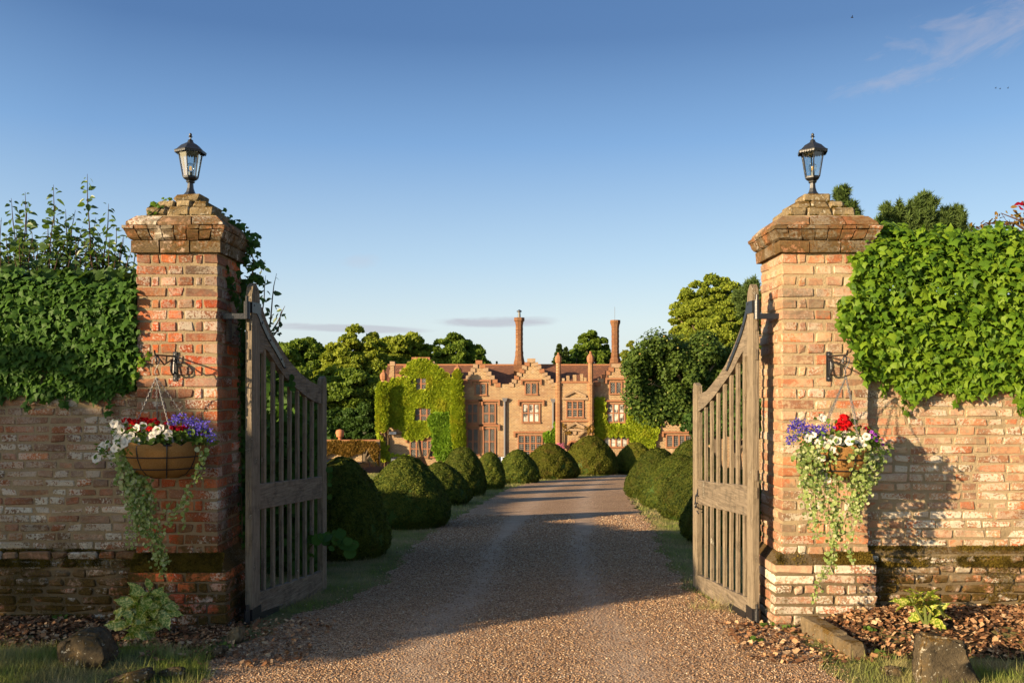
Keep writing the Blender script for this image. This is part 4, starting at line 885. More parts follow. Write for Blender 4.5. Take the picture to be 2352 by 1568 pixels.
def door():
    Yf = HY-1; xa, xb = HX(c6(612, 0)[0], Yf), HX(c6(700, 0)[0], Yf); xm, r = (xa+xb)/2, (xb-xa)/2; zs = HZ(c6(0, 1300)[1], Yf); b = MB(); o = MB()
    arc = [(xm-r*math.cos(t*math.pi/10), zs+r*.85*math.sin(t*math.pi/10)) for t in range(11)]
    out = [(xa, BASE)]+arc+[(xb, BASE)]; b.prism([(x, Yf-.03, z) for x, z in out], [(x, Yf-.01, z) for x, z in out]); d_ = b.build('door', MT['dark_void'], house, loc=hL)
    for p, q in zip(out[:-1], out[1:]): o.tube([(p[0], Yf-.06, p[1]), (q[0], Yf-.06, q[1])], .14, 5)
    o.build('door_surround', MT['red_dressing'], d_, loc=hL)
    for x in (c6(602, 0)[0], c6(668, 0)[0], c6(738, 0)[0]):
        X = HX(x, Yf); MB().lathe([(.2, 0), (.2, .1)], (0, 0, 0), 10).mesh('t'); MB().tube([(X, Yf-.12, HZ(c6(0, 1185)[1], Yf)), (X, Yf, HZ(c6(0, 1185)[1], Yf))], .2, 10).build('roundel', pd, house, loc=hL)
door()
# drainpipes with hopper heads
def pipe(cc, x, y0, y1, Yf):
    X = HX(cc(x, 0)[0], Yf); zt, zb = HZ(cc(0, y0)[1], Yf), HZ(cc(0, y1)[1], Yf)
    root = MB().tube([(X, Yf-.16, zb), (X, Yf-.16, zt-.9)], .11, 6).build('drainpipe', MT['lead'], house, loc=(X, Yf, zt))
    MB().hexa([(X-.14, Yf-.28, zt-.95), (X+.14, Yf-.28, zt-.95), (X+.14, Yf-.02, zt-.95), (X-.14, Yf-.02, zt-.95)], [(X-.27, Yf-.36, zt-.6), (X+.27, Yf-.36, zt-.6), (X+.27, Yf-.02, zt-.6), (X-.27, Yf-.02, zt-.6)]).build('hopper_head', MT['lead'], root, loc=(X, Yf, zt))
pipe(c5, 1387, 820, 1420, HY); pipe(c6, 476, 828, 1160, HY)
bx = HX(c5(384, 0)[0], FW); tag(MB().box(bx-.35, bx+.35, FW-.25, FW-.01, HZ(c5(0, 1200)[1], FW), HZ(c5(0, 1178)[1], FW)).build('alarm_box', MT['white_box'], None, loc=(bx, FW, HZ(c5(0, 1200)[1], FW))), 'small white alarm box high on the creeper-clad wing', 'alarm box')
# ------------------------------------------------------------- climbers on the house
def inpoly(x, y, poly):
    c = np.zeros(len(x), bool); j = len(poly)-1
    for i in range(len(poly)):
        xi, yi = poly[i]; xj, yj = poly[j]
        with np.errstate(divide='ignore', invalid='ignore'): c ^= ((yi > y) != (yj > y)) & (x < (xj-xi)*(y-yi)/(yj-yi+1e-12)+xi)
        j = i
    return c
def climber(label, cc, polys, holes, Yf, n, size, m, depth=.35, *a_, jit=9, **k_): return climber_(label, cc, polys, holes, Yf, n, size, m, depth, *a_, jit=jit, **k_)
def climber_(label, cc, polys, holes, Yf, n, size, m, depth, stems=None, name='wall_creeper', cat='creeper', turr=(), jit=9):
    allp = np.array([p for q in polys for p in q]); x0, y0 = allp.min(0); x1, y1 = allp.max(0)
    x = x0+(x1-x0)*rng.random(n); y = y0+(y1-y0)*rng.random(n); k = np.zeros(n, bool)
    jx, jy = jit*np.sin(y*.11+x*.05), jit*np.sin(x*.13+2)
    for q in polys: k |= inpoly(x+jx, y+jy, q)
    for q in holes: k &= ~inpoly(x+jx*.3, y+jy*.3, q)
    x, y = x[k], y[k]; n = len(x); px_, py_ = cc(x, y); X = (px_-1176)/FL*Yf; Z = EYE-(py_-900)/FL*Yf
    lump = .5+.5*np.sin(X*2.1+Z*1.3)*np.sin(Z*2.7-X*.7); Yp = Yf-.06-depth*(.35+.65*lump)*rng.random(n)**.6
    for (cx_, r_) in turr:
        q = np.abs(X-cx_) < r_; Yp = np.where(q, Yp-np.sqrt(np.maximum(r_**2-(X-cx_)**2, 0))*.9, Yp)
    P = np.stack([X, Yp, Z], -1); Nn = np.array([0, -1, .5])+(rng.random((n, 3))-.5)*1.7; B = np.array([0, -.4, -1])+(rng.random((n, 3))-.5)*1.0
    loc = (float(X.mean()), Yf, float(Z.min())); root = thing(name, label, cat, loc)
    leaf_stuff('foliage', P, Nn, B, size*(.7+.6*rng.random(n)), 'quad', m, root, loc=loc)
    if stems:
        for s in stems:
            pts = [(HX(cc(*p)[0], Yf), Yf-.12-.06*random.random(), HZ(cc(*p)[1], Yf)) for p in s]; MB().tube(pts, [.09-.06*i/len(pts) for i in range(len(pts))], 5).build('stem', MT['vine_stem'], root, loc=loc)
    return root
tl, tr_ = HX(c5(300, 0)[0], FW), HX(c5(966, 0)[0], FW)
climber('yellow-green creeper covering most of the left stepped gable', c5, [[(345, 745), (360, 720), (440, 700), (545, 700), (560, 690), (450, 645), (520, 590), (560, 545), (640, 530), (710, 545), (770, 590), (870, 660), (930, 715), (1000, 720), (1012, 900), (1030, 1200), (1035, 1300), (960, 1340), (905, 1400), (850, 1330), (900, 1200), (900, 1020), (720, 1020), (740, 1190), (640, 1240), (540, 1250), (470, 1220), (480, 1180), (560, 1160), (540, 1125), (480, 1160), (440, 1150), (345, 1120)]],
  [[(585, 690), (690, 690), (690, 810), (585, 810)], [(575, 962), (640, 950), (735, 968), (735, 1012), (722, 1090), (575, 1090)], [(555, 700), (580, 690), (580, 780), (535, 740)]], FW, 60000, .25, MT['creeper_leaf'], .3, [[(640, 1420), (600, 1200), (500, 1190), (380, 1200)], [(700, 1420), (760, 1200), (900, 1180)], [(350, 1440), (350, 1250), (345, 1150)]])
climber('creeper wrapping the left corner turret', c5, [[(262, 760), (330, 740), (345, 1150), (320, 1170), (250, 1165), (248, 900)]], [], FW-.2, 11000, .28, MT['creeper_leaf'], .3, [[(290, 1440), (300, 1300), (285, 1160)], [(320, 1440), (330, 1250), (300, 1160)]], turr=[(tl, 1.0)])
climber('creeper wrapping the turret between the wing and the main range', c5, [[(935, 640), (990, 630), (1000, 720), (1015, 900), (1030, 1300), (950, 1340), (910, 1100), (925, 800), (940, 690)]], [], FW+.1, 16000, .28, MT['creeper_leaf'], .15, turr=[(tr_, 1.0)])
climber('darker green ivy patch low on the left gable beside the first-floor window', c5, [[(735, 1015), (905, 1010), (915, 1340), (850, 1440), (780, 1420), (740, 1320), (750, 1190), (700, 1080)]], [], FW-.1, 9000, .28, MT['creeper_green'], .5)
climber('thin green and russet creeper round the foot of the left turret', c5, [[(255, 1180), (345, 1330), (345, 1440), (240, 1440)], [(360, 1380), (540, 1400), (540, 1440), (360, 1440)]], [], FW-.3, 1500, .28, MT['creeper_leaf'], .3)
climber('bright green creeper between the porch and the tree, framing the white-curtained window', c6, [[(855, 880), (925, 875), (940, 950), (945, 1110), (1140, 1120), (1150, 990), (1240, 960), (1330, 980), (1440, 980), (1430, 1080), (1410, 1200), (1370, 1330), (1300, 1310), (1200, 1290), (1140, 1215), (940, 1215), (915, 1250), (850, 1220)]], [], HY, 24000, .26, MT['creeper_leaf'], .35)
climber('green rose climbing the wall beside the porch', c6, [[(500, 1090), (545, 1100), (550, 1160), (500, 1210), (520, 1310), (420, 1290), (390, 1230), (400, 1180), (470, 1190)]], [], HY-.2, 2600, .26, MT['creeper_green'], .4, [[(460, 1320), (430, 1200), (520, 1100)]], 'climbing_rose', 'climbing rose')
climber('pink roses in flower at the foot of the porch turret', c6, [[(510, 1285), (565, 1285), (570, 1330), (510, 1330)]], [], HY-1.6, 260, .22, MT['pink_petal'], .3, None, 'rose_bush', 'rose bush')
climber('bare reddish vine stems over the lower porch wall', c6, [[(560, 1100), (600, 1150), (640, 1190), (620, 1200), (560, 1180)], [(760, 1150), (830, 1100), (840, 1200), (780, 1190)]], [], HY-1.05, 500, .16, MT['rust_leaf'], .2, [[(560, 1320), (570, 1180), (640, 1130), (760, 1160), (830, 1100)], [(700, 1230), (760, 1180), (840, 1190)]], 'vine', 'vine')
# ------------------------------------------------------------- garden wall left of the house
gw = thing('garden_wall', 'low brick garden wall with an arched opening, russet creeper spilling over it', 'wall', (HX(820), HY-2, -6))
def gwb(x0, x1, y0, y1, Yf, m, name='wall_section', t=.5, par=gw): return MB().box(HX(x0, Yf), HX(x1, Yf), Yf, Yf+t, HZ(y1, Yf), HZ(y0, Yf)).build(name, m, par, loc=WL[par.name])
gwb(560, 831, 1016, 1110, HY-2, br); gwb(860, 872, 1012, 1110, HY-2, br); gwb(831.2, 859.8, 1012, 1021, HY-2, br); gwb(560, 872, 1009.5, 1012, HY-2.06, MT['red_dressing'], 'coping', .62)
gwb(560, 780, 1011, 1016.5, HY-1.97, pd, 'pale_band', .4)
bw = thing('garden_wall', 'pale far garden wall seen through the arched opening', 'wall', (HX(845, 100), 100, -6)); gwb(740, 900, 1020, 1040, 100, pd, 'wall_section', .5, bw)
tag(MB().lathe([(.25, 0), (.18, .1), (.16, .35), (.36, .4), (.34, .5), (.42, .75), (.36, 1.0), (.1, 1.1)], (HX(789), HY-1.8, HZ(1010)), 10).build('ball_finial', MT['terracotta'], None, loc=(HX(789), HY-1.8, HZ(1010)), smooth=True), 'round terracotta ball finial on the low garden wall', 'finial')
climber('russet and green creeper hanging over the low garden wall', lambda x, y: (x, y), [[(600, 1016), (831, 1012), (860, 1016), (872, 1030), (868, 1070), (858, 1050), (842, 1026), (828, 1040), (800, 1046), (760, 1040), (700, 1060), (600, 1060)]], [], HY-2, 16000, .24, MT['rust_leaf'], .35, jit=2)
# ------------------------------------------------------------- cars in the forecourt
def car(label, c, rot, paint, H=1.46, Lc=4.3, boxy=0.0, rack=False):
    root = thing('parked_car', label, 'car', c, 'cars parked in front of the house'); L = WL[root.name]; M = Matrix.Translation(c) @ Matrix.Rotation(R(rot), 4, 'Z')
    w_ = .9
    def sec(prof, name, m, wd, par=root, inset=0.0):
        a = [M @ Vector((-wd*(1-k), y, z)) for y, z, k in prof]; b = [M @ Vector((wd*(1-k), y, z)) for y, z, k in prof]; return MB().prism(a, b).build(name, m, par, loc=L)
    r_ = -Lc/2; f_ = Lc/2; sl_ = .35*(1-boxy)
    sec([(r_, .35, .02), (f_, .35, .02), (f_, .72, .03), (f_-.9, .95, .0), (r_+.1, 1.0, .0), (r_, .8, .02)], 'body', paint, w_)
    cab = sec([(r_+.12, .99, .04), (f_-1.0, .96, .04), (f_-1.7+.3*boxy, H-.06, .14), (r_+.9-.4*boxy, H, .14), (r_+.35-.15*boxy, H-.07, .13)], 'cabin', MT['car_glass'], w_)
    sec([(f_-1.78+.3*boxy, H-.07, .15), (r_+.9-.4*boxy, H+.02, .12), (r_+.27-.15*boxy, H-.05, .10), (r_+.30-.15*boxy, H-.11, .10), (r_+.9, H-.05, .15), (f_-1.70, H-.13, .15)], 'roof', paint, w_, cab)
    for s in (-1, 1):
        for y0, y1, z0, z1 in ((r_+.14, r_+.40-.13*boxy, .98, H-.08), (-.35, -.28, .97, H-.05), (.55, .60, .97, H-.07)):
            q = [(y0, z0), (y0+.12, z0), (y1+.10, z1), (y1, z1)]; a = [M @ Vector((s*w_*(.985 if z == z0 else .885), y, z)) for y, z in q]; b = [M @ Vector((s*w_*(.93 if z == z0 else .83), y, z)) for y, z in q]
            MB().prism(a, b).build('pillar', paint, cab, loc=L)
        for y in (r_+.75, f_-.85):
            p = M @ Vector((s*.80, y, .33)); q = M @ Vector((s*.91, y, .33)); wh = MB().tube([p, q], .33, 16).build('wheel', MT['rubber'], root, loc=L); MB().tube([q, M @ Vector((s*.92, y, .33))], .2, 12).build('rim', MT['chrome'], wh, loc=L)
        MB().box(s*.62-.16, s*.62+.16, r_-.02, r_+.06, .72, .92, M).build('tail_light', MT['tail_lamp'], root, loc=L)
        MB().box(s*.62-.16, s*.62+.16, f_-.1, f_-.005, .62, .74, M).build('headlight', MT['chrome'], root, loc=L)
    MB().box(-.3, .3, r_-.02, r_-.003, .55, .68, M).build('number_plate', MT['white_box'], root, loc=L)
    MB().box(-w_*.97, w_*.97, r_-.06, r_+.1, .34, .55, M).build('bumper', MT['rubber'], root, loc=L)
def cp(x, ytop, Y, H): return (HX(x, Y), Y, HZ(ytop, Y)-H)
car('dark blue hatchback parked tail-on by the garden wall', cp(838, 1058, 84, 1.48), -32, MT['car_paint_blue'])
car('dark car roof mostly hidden behind the leftmost big yew dome', cp(770, 1051.5, 85.5, 1.46), -38, MT['car_paint_dark'])
car('tall black off-roader with mossy roof parked under the creeper gable', cp(946, 1047.5, 82, 1.82), -28, MT['car_paint_dark'], 1.82, 4.5, .85)
car('white car glimpsed between two rounded yews near the porch', cp(1428, 1045, 81, 1.5), 80, MT['car_paint_white'], 1.5)
car('pale car with only a sliver of roof showing beside the drainpipe window', cp(1152, 1046.5, 83, 1.5), 75, MT['car_paint_white'], 1.5)
# ------------------------------------------------------------- yew domes
YP = [(0, .84), (.06, .93), (.15, 1.0), (.28, .985), (.42, .92), (.56, .82), (.70, .68), (.82, .51), (.91, .36), (.97, .21), (1.0, .0)]
def yew(label, xl, xr, yt, yb, tint=False, n=9000, sq=1.0, lean=0.0, skirt=1.0):
    p = on_ground((xl+xr)/2, yb); Yc = p.y; Rr = (xr-xl)/2/FL*Yc; Yc = p.y+Rr*.8; Rr = (xr-xl)/2/FL*Yc; X = ((xl+xr)/2-1176)/FL*Yc; z0 = g1(X, Yc)-.03; Hh = EYE-(yt-900)/FL*Yc-z0
    root = thing('yew_dome', label, 'clipped yew', (X, Yc, z0), 'clipped yew domes lining the drive'); T_ = np.array([t for t, _ in YP]); Q = np.array([q for _, q in YP])
    # cross-sections are not quite circular, the surface undulates
    n = int(n*1.9)
    t = rng.random(n)**.85; a = rng.random(n)*2*np.pi; ph = random.random()*6
    def surf(t, a):
        rr = np.interp(t, T_, Q)**sq*(1+.035*np.sin(a*3+ph)*np.sin(t*5)+.025*np.sin(a*7+t*9+ph)+.018*np.sin(a*13-t*17))
        return np.stack([X+lean*t*Rr+Rr*rr*np.cos(a), Yc+Rr*rr*np.sin(a), z0+.06+(Hh-.06)*t], -1)
    P = surf(t, a); e = 1e-2; N_a = np.cross(surf(t, a+e)-P, surf(np.minimum(t+e, 1.001), a)-P); top = t > .985; N_a[top] = (0, 0, 1)
    N_a = unit(N_a); N_a *= np.sign(np.sum(N_a*(P-np.array([X, Yc, z0+Hh*.2])), -1, keepdims=True))
    s = max(.024, .0014*Yc)
    lf = np.sin(P[:, :1]*31+P[:, 1:2]*17)*np.sin(P[:, 2:]*37+P[:, :1]*9+ph)+.7*np.sin(P[:, 1:2]*53+P[:, 2:]*61); P = P+N_a*((rng.random((n, 1))-.6)*s*1.3+lf*s*.3)
    Bd = N_a*.45+(rng.random((n, 3))-.5)*1.6+np.array([0, 0, .2]); Nn = N_a+(rng.random((n, 3))-.5)*1.0
    V, F = leaves(P, Nn, Bd, s*(.7+.9*rng.random(n)), 'quad', .5)
    obj('foliage', np_mesh('foliage', V-np.array([X, Yc, z0]), F), MT['yew_sunlit' if tint else 'yew'], root, (X, Yc, z0))
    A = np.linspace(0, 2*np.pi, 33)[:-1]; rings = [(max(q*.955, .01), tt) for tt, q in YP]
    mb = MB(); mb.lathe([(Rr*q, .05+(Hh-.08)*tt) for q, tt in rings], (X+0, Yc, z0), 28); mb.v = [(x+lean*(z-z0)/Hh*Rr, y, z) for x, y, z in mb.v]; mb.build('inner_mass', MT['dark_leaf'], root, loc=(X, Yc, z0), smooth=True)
    MB().lathe([(.09, -.05), (.07, .3)], (X, Yc, z0), 7).build('trunk', MT['bark'], root, loc=(X, Yc, z0))
    return X, Yc
Yd = [
 ('large dark yew dome nearest the left gate', 690, 896, 1049, 1288, 0, 26000, 1.0, -.08), ('broad dark yew dome, second on the left of the drive', 830, 1036, 1047, 1216, 0, 22000, 1.1, 0),
 ('low yew dome tucked behind the second one on the left', 948, 1084, 1061, 1161, 0, 14000, 1.1, -.1), ('taller rounded yew dome, fourth along the left edge', 1010, 1116, 1027, 1140, 0, 13000, .8, 0),
 ('narrow yew dome between two larger ones on the left', 1088, 1161, 1039, 1124, 0, 9000, .85, 0), ('yew dome below the drainpipe, left side of the drive', 1140, 1239, 1033, 1111, 0, 10000, 1.05, 0),
 ('broad sunlit yew dome in front of the ground-floor window', 1198, 1329, 1018, 1101, 1, 15000, 1.1, 0), ('tallest sunlit yew dome, in front of the porch door', 1297, 1421, 1001, 1092, 1, 16000, .95, -.05),
 ('sunlit yew dome half in shadow at the bend of the drive', 1411, 1508, 1016, 1089.5, 1, 9000, 1.0, 0), ('farthest right-hand yew dome, tallest of the row at the drive edge', 1434, 1575, 1029, 1147, 0, 14000, 1.0, .1),
 ('second yew dome of the right-hand row', 1466, 1640, 1043, 1170, 0, 15000, 1.0, .08), ('third yew dome of the right-hand row, beside the gate leaf', 1511, 1700, 1047, 1198, 0, 18000, 1.0, .05),
 ('yew dome mostly hidden behind the right gate leaf', 1568, 1790, 1075, 1256, 0, 20000, 1.0, 0), ('yew dome far back on the right under the ground-floor windows', 1535, 1650, 1009, 1089.5, 0, 7000, 1.0, 0),
 ('yew dome behind the left gate bars', 560, 722, 1060, 1305, 0, 12000, 1.0, 0)]
for l, a, b, c, d, gd, n, sq, ln in Yd: yew(l, a, b, c, d, gd, n, sq, ln)
# ------------------------------------------------------------- trees
_K = 3.2
def tree(label, cat, name, cx, cy, zb, zt, rx, m, n, size, nclump=60, trunk=.35, shape='quad', low=.25, bark='bark', parts=1.0, crown_low=None, flat=1.0, seed=None, gaps=.0, clr=.28, group='trees round the house', limbs=9):
    root = thing(name, label, cat, (cx, cy, zb), group); H = zt-zb; n = int(n*1.6) if cy > 40 else n; size = size*.76 if cy > 40 else size; c0 = zb+H*low if crown_low is None else crown_low; ch = zt-c0; cc = np.array([cx, cy, c0+ch*.5]); rad = np.array([rx, rx*.9, ch*.5]); nclump = int(nclump*_K); clr *= .66; n = int(n*1.35)
    # clumps fill an uneven dome
    d = unit(rng.normal(size=(nclump, 3))); d[:, 2] = np.where(d[:, 2] < -.35, -d[:, 2]*.6, d[:, 2]); rr = .55+.42*rng.random(nclump)**.6; C_ = cc+d*rad*rr[:, None]
    cr = rx*clr*(.5+.8*rng.random(nclump)); per = n//nclump; P, Nn = [], []
    for c, r_ in zip(C_, cr):
        q = unit(rng.normal(size=(per, 3))); q[:, 2] = np.abs(q[:, 2])*1.0-.35*(rng.random(per)); k = (.55+.5*rng.random(per)**.5)[:, None]
        P.append(c+q*k*r_*np.array([1, 1, .72*flat])); Nn.append(q)
    P = np.concatenate(P); Nn = np.concatenate(Nn); N1 = unit(Nn)*.6+np.array([0, 0, .3])+rng.normal(size=Nn.shape)*1.15
    B = rng.normal(size=P.shape)+np.array([0, 0, -.6])
    leaf_stuff('crown', P, N1, B, size*(.6+.8*rng.random(len(P))), shape, m, root, kind=None, loc=(cx, cy, zb))
    t = MB(); top = Vector((cx, cy, c0+ch*.35)); t.tube([(cx, cy, zb-.2), (cx+.02*H*j_(1), cy, zb+H*low*.6), top], [trunk*1.25, trunk, trunk*.55], 8); t.build('trunk', MT[bark], root, loc=(cx, cy, zb))
    for c in C_[:limbs]:
        s = Vector((cx, cy, c0+ch*(.0+.3*random.random()))); e = Vector(c); m_ = s.lerp(e, .5)+Vector((j_(.1)*rx, j_(.1)*rx, .08*rx)); MB().tube([s, m_, e], [trunk*.45, trunk*.3, trunk*.1], 5).build('limb', MT[bark], root, loc=s)
    return root
def tr(label, x, yt, yb, hw, Y, m, n, size=.34, cat='tree', name='tree', **k):
    zb = min(g1((x-1176)/FL*Y, Y), HZ(yb, Y)) if yb else g1((x-1176)/FL*Y, Y); return tree(label, cat, name, (x-1176)/FL*Y, Y, g1((x-1176)/FL*Y, Y), HZ(yt, Y), hw/FL*Y, MT[m], n, size, **k)
tr('dark oak at the far left, its top level with the gate rail', 690, 782, 0, 100, 108, 'oak_leaf', 26000, .42, nclump=70, low=.12)
tr('tall yellow-green tree rising above the left gate post', 822, 752, 0, 92, 104, 'lime_leaf', 30000, .38, nclump=80, low=.12)
tr('broad rounded yellow-green tree behind the left gable', 930, 765, 0, 105, 112, 'lime_leaf', 34000, .42, nclump=90, low=.1)
tr('dark rounded oak behind the main roof, right of the yellow-green trees', 1050, 764, 0, 82, 112, 'oak_leaf', 30000, .42, nclump=80, low=.15)
tr('lower shaded tree filling the gap beside the creeper turret', 800, 850, 0, 100, 98, 'oak_leaf', 26000, .4, nclump=80, low=.05)
tr('dark shrubby tree low beside the left turret', 840, 925, 0, 60, 94, 'dark_leaf', 16000, .3, nclump=50, low=.02)
tr('dark undergrowth tree above the low garden wall', 760, 935, 0, 70, 95, 'dark_leaf', 14000, .3, nclump=50, low=.02)
tr('dark tree behind the left gate bars', 620, 800, 0, 110, 96, 'oak_leaf', 20000, .42, nclump=60, low=.03)
tr('rounded green tree rising between the two chimneys', 1358, 762, 0, 50, 118, 'oak_leaf', 20000, .42, nclump=50, low=.4)
tr('small dark tree beside the rounded one, behind the roof', 1318, 800, 0, 28, 116, 'dark_leaf', 7000, .38, nclump=24, low=.4)
tr('pale yellow willow behind the right chimney', 1450, 783, 0, 36, 112, 'willow_leaf', 9000, .34, nclump=40, low=.35)
tr('yellowish tree tops above the apple tree', 1515, 770, 0, 60, 100, 'lime_leaf', 16000, .36, nclump=50, low=.3)
def conifer(label, x, yt, Y, hw, zlow, n, m='pine_leaf', size=.4):
    X = (x-1176)/FL*Y; zb = g1(X, Y); zt = HZ(yt, Y); W2 = hw/FL*Y; root = thing('conifer', label, 'conifer', (X, Y, zb), 'trees round the house')
    t = rng.random(n)**.7; a = rng.random(n)*6.28; lay = (np.floor(t*11)+rng.random(n)*.55)/11; rr = W2*(1-lay)*(.35+.65*rng.random(n)**.5)*(.8+.25*np.sin(a*5+lay*40)); z = zlow+(zt-zlow)*lay
    P = np.stack([X+rr*np.cos(a), Y+rr*np.sin(a), z-.18*rr], -1); leaf_stuff('crown', P, rng.normal(size=(n, 3))*.5+[0, -.2, 1], np.stack([np.cos(a), np.sin(a), -.2+0*a], -1), size*(.6+.8*rng.random(n)), 'quad', MT[m], root, wid=.5, kind=None, loc=(X, Y, zb))
    MB().tube([(X, Y, zb), (X, Y, zt-.3)], [.3, .04], 7).build('trunk', MT['bark'], root, loc=(X, Y, zb))
conifer('dark spruce behind the porch turret, left of the rounded tree', 1285, 788, 114, 34, HZ(880, 114), 9000)
conifer('second slim spruce close behind the first', 1300, 796, 117, 26, HZ(880, 117), 6000)
conifer('tiny spruce tip poking over the roof left of the first chimney', 1141, 829, 112, 6, HZ(860, 112), 500, size=.2)
# apple tree in front of the right wing
def apple():
    Y = 47.0; X = (1578-1176)/FL*Y; zb = g1(X, Y); k = Y/FL
    root = thing('apple_tree', 'spreading apple tree with dark glossy leaves and green apples before the right wing', 'apple tree', (X, Y, zb)); cl = []
    for _ in range(150):
        x = random.uniform(1450, 1740); y = random.uniform(775, 955)
        e = ((x-1575)/145)**2+((y-860)/90)**2
        if e > 1 or (x > 1650 and y < 800): continue
        if y > 935 and not (1440 < x < 1600): continue
        cl.append(((x-1176)*k, Y+random.uniform(-1.6, 1.6)*math.sqrt(max(.05, 1-e)), EYE-(y-900)*k))
    cl += [((x-1176)*k, Y-1, EYE-(y-900)*k) for x, y in ((1450, 880), (1448, 905), (1455, 930), (1475, 945), (1500, 955), (1520, 945), (1545, 955), (1560, 940), (1600, 945), (1443, 850), (1462, 820), (1480, 800), (1530, 790), (1500, 785))]
    P, Nn = [], []
    for c in cl:
        per = 380; q = unit(rng.normal(size=(per, 3))); r_ = .42+.25*random.random(); P.append(np.array(c)+q*r_*(.5+.6*rng.random((per, 1)))); Nn.append(q)
    P = np.concatenate(P); Nn = np.concatenate(Nn); leaf_stuff('crown', P, Nn*.7+[0, -.1, .5]+rng.normal(size=P.shape)*.4, rng.normal(size=P.shape)+[0, 0, -.8], .115*(.6+.8*rng.random(len(P))), 'quad', MT['apple_leaf'], root, kind=None, loc=(X, Y, zb), wid=1.1)
    pt = lambda x, y, d=0: ((x-1176)*k, Y+d, EYE-(y-900)*k)
    MB().tube([(pt(1598, 1000)[0], Y, zb), pt(1597, 985), pt(1588, 960), pt(1583, 925), pt(1570, 880)], [.26, .22, .2, .17, .12], 8).build('trunk', MT['bark'], root, loc=(X, Y, zb))
    for a in ([(1583, 925), (1540, 895), (1490, 880)], [(1583, 925), (1560, 870), (1530, 815)], [(1580, 900), (1620, 860), (1650, 820)], [(1585, 940), (1545, 925), (1500, 930)]):
        MB().tube([pt(x, y, j_(.4)) for x, y in a], [.12, .08, .03], 6).build('limb', MT['pale_bark'], root, loc=pt(*a[0]))
    me = MB().lathe([(.01, -.05), (.04, -.035), (.055, 0), (.045, .035), (.01, .045)], (0, 0, 0), 8).mesh('apple', True); me.materials.append(MT['apple_skin'])
    for _ in range(70):
        c = random.choice(cl); obj('apple', me, None, root, (c[0]+random.uniform(-.5, .5), c[1]-.55, c[2]+random.uniform(-.5, .4)))
apple()
tr('airy tall tree with fine sunlit leaves above the right gate leaf', 1642, 636, 0, 104, 62, 'lime_leaf', 30000, .17, nclump=70, low=.35, crown_low=HZ(860, 62), clr=.22, trunk=.22, bark='pale_bark', limbs=26)
tr('bushy sunlit tree below the airy one, beside the gate post', 1650, 705, 0, 92, 56, 'lime_leaf', 30000, .18, nclump=80, low=.3, crown_low=HZ(900, 56), clr=.22)
tr('dense dark tree behind the right gate bars', 1690, 900, 0, 110, 44, 'dark_leaf', 22000, .17, nclump=60, low=.1)
# bit of a further brick range glimpsed through the trees
br2 = thing('brick_outbuilding', 'brick end wall glimpsed through the trees beside the right gate post', 'building', (HX(1670, 72), 72, -6)); MB().box(HX(1630, 72), HX(1800, 72), 72, 76, -6, HZ(770, 72)).build('wall', MT['house_brick'], br2, loc=WL[br2.name]); MB().add([(HX(1630, 72), 71.8, HZ(770, 72)), (HX(1800, 72), 71.8, HZ(770, 72)), (HX(1800, 72), 74, HZ(745, 72)), (HX(1630, 72), 74, HZ(745, 72))], [(0, 1, 2, 3)]).build('roof', MT['roof_tile'], br2, loc=WL[br2.name])
# pines behind the right wall
def pine(label, pts, Y, m='pine_leaf', base=None):
    X = (np.mean([p[0] for p in pts])-1176)/FL*Y; zb = g1(X, Y); root = thing('pine_tree', label, 'pine tree', (X, Y, zb), 'pines behind the right wall'); k = Y/FL; P, Nn, B = [], [], []
    tuft = []
    for (x, y, r_) in pts:
        for _ in range(int(10+r_*1.3)):
            a = random.uniform(0, 6.28); q = math.sqrt(random.random())*r_; tuft.append(((x+q*math.cos(a)-1176)*k, Y+random.uniform(-r_, r_)*k, EYE-(y+q*.8*math.sin(a)-900)*k))
    for c in tuft:
        per = 70; u = unit(rng.normal(size=(per, 3))+np.array([0, 0, .9])); P.append(np.array(c)+u*.01+np.array([0, 0, 1])*rng.random((per, 1))*.12); B.append(u+np.array([0, 0, .4])); Nn.append(rng.normal(size=(per, 3)))
    P, B, Nn = map(np.concatenate, (P, B, Nn)); leaf_stuff('crown', P, Nn, B, .11*(.7+.5*rng.random(len(P))), 'needle', MT[m], root, wid=.5, kind=None, loc=(X, Y, zb))
    tz = EYE-(pts[0][1]-900)*k; MB().tube([(X, Y, zb), (X, Y, tz-.4)], [.16, .05], 7).build('trunk', MT['bark'], root, loc=(X, Y, zb))
    for (x, y, r_) in pts: MB().tube([(X, Y, EYE-(y+2.2*r_-900)*k), ((x-1176)*k, Y, EYE-(y-900)*k)], [.05, .02], 5).build('limb', MT['pale_bark'], root, loc=(X, Y, zb))
pine('dark bushy pine crown above the right ivy, three-lobed', [(2120, 495, 34), (2125, 470, 14), (2050, 500, 26), (2185, 510, 26), (2100, 540, 50), (2180, 550, 40), (2040, 530, 30), (2150, 520, 30)], 17)
pine('pine sprig showing beside the stepped cap of the right pillar', [(1934, 458, 14), (1960, 505, 12), (1950, 490, 14)], 16)
pine('pine peeping over the gate post left of the right pillar', [(1728, 668, 18), (1708, 690, 20), (1735, 700, 26), (1718, 720, 26)], 20)
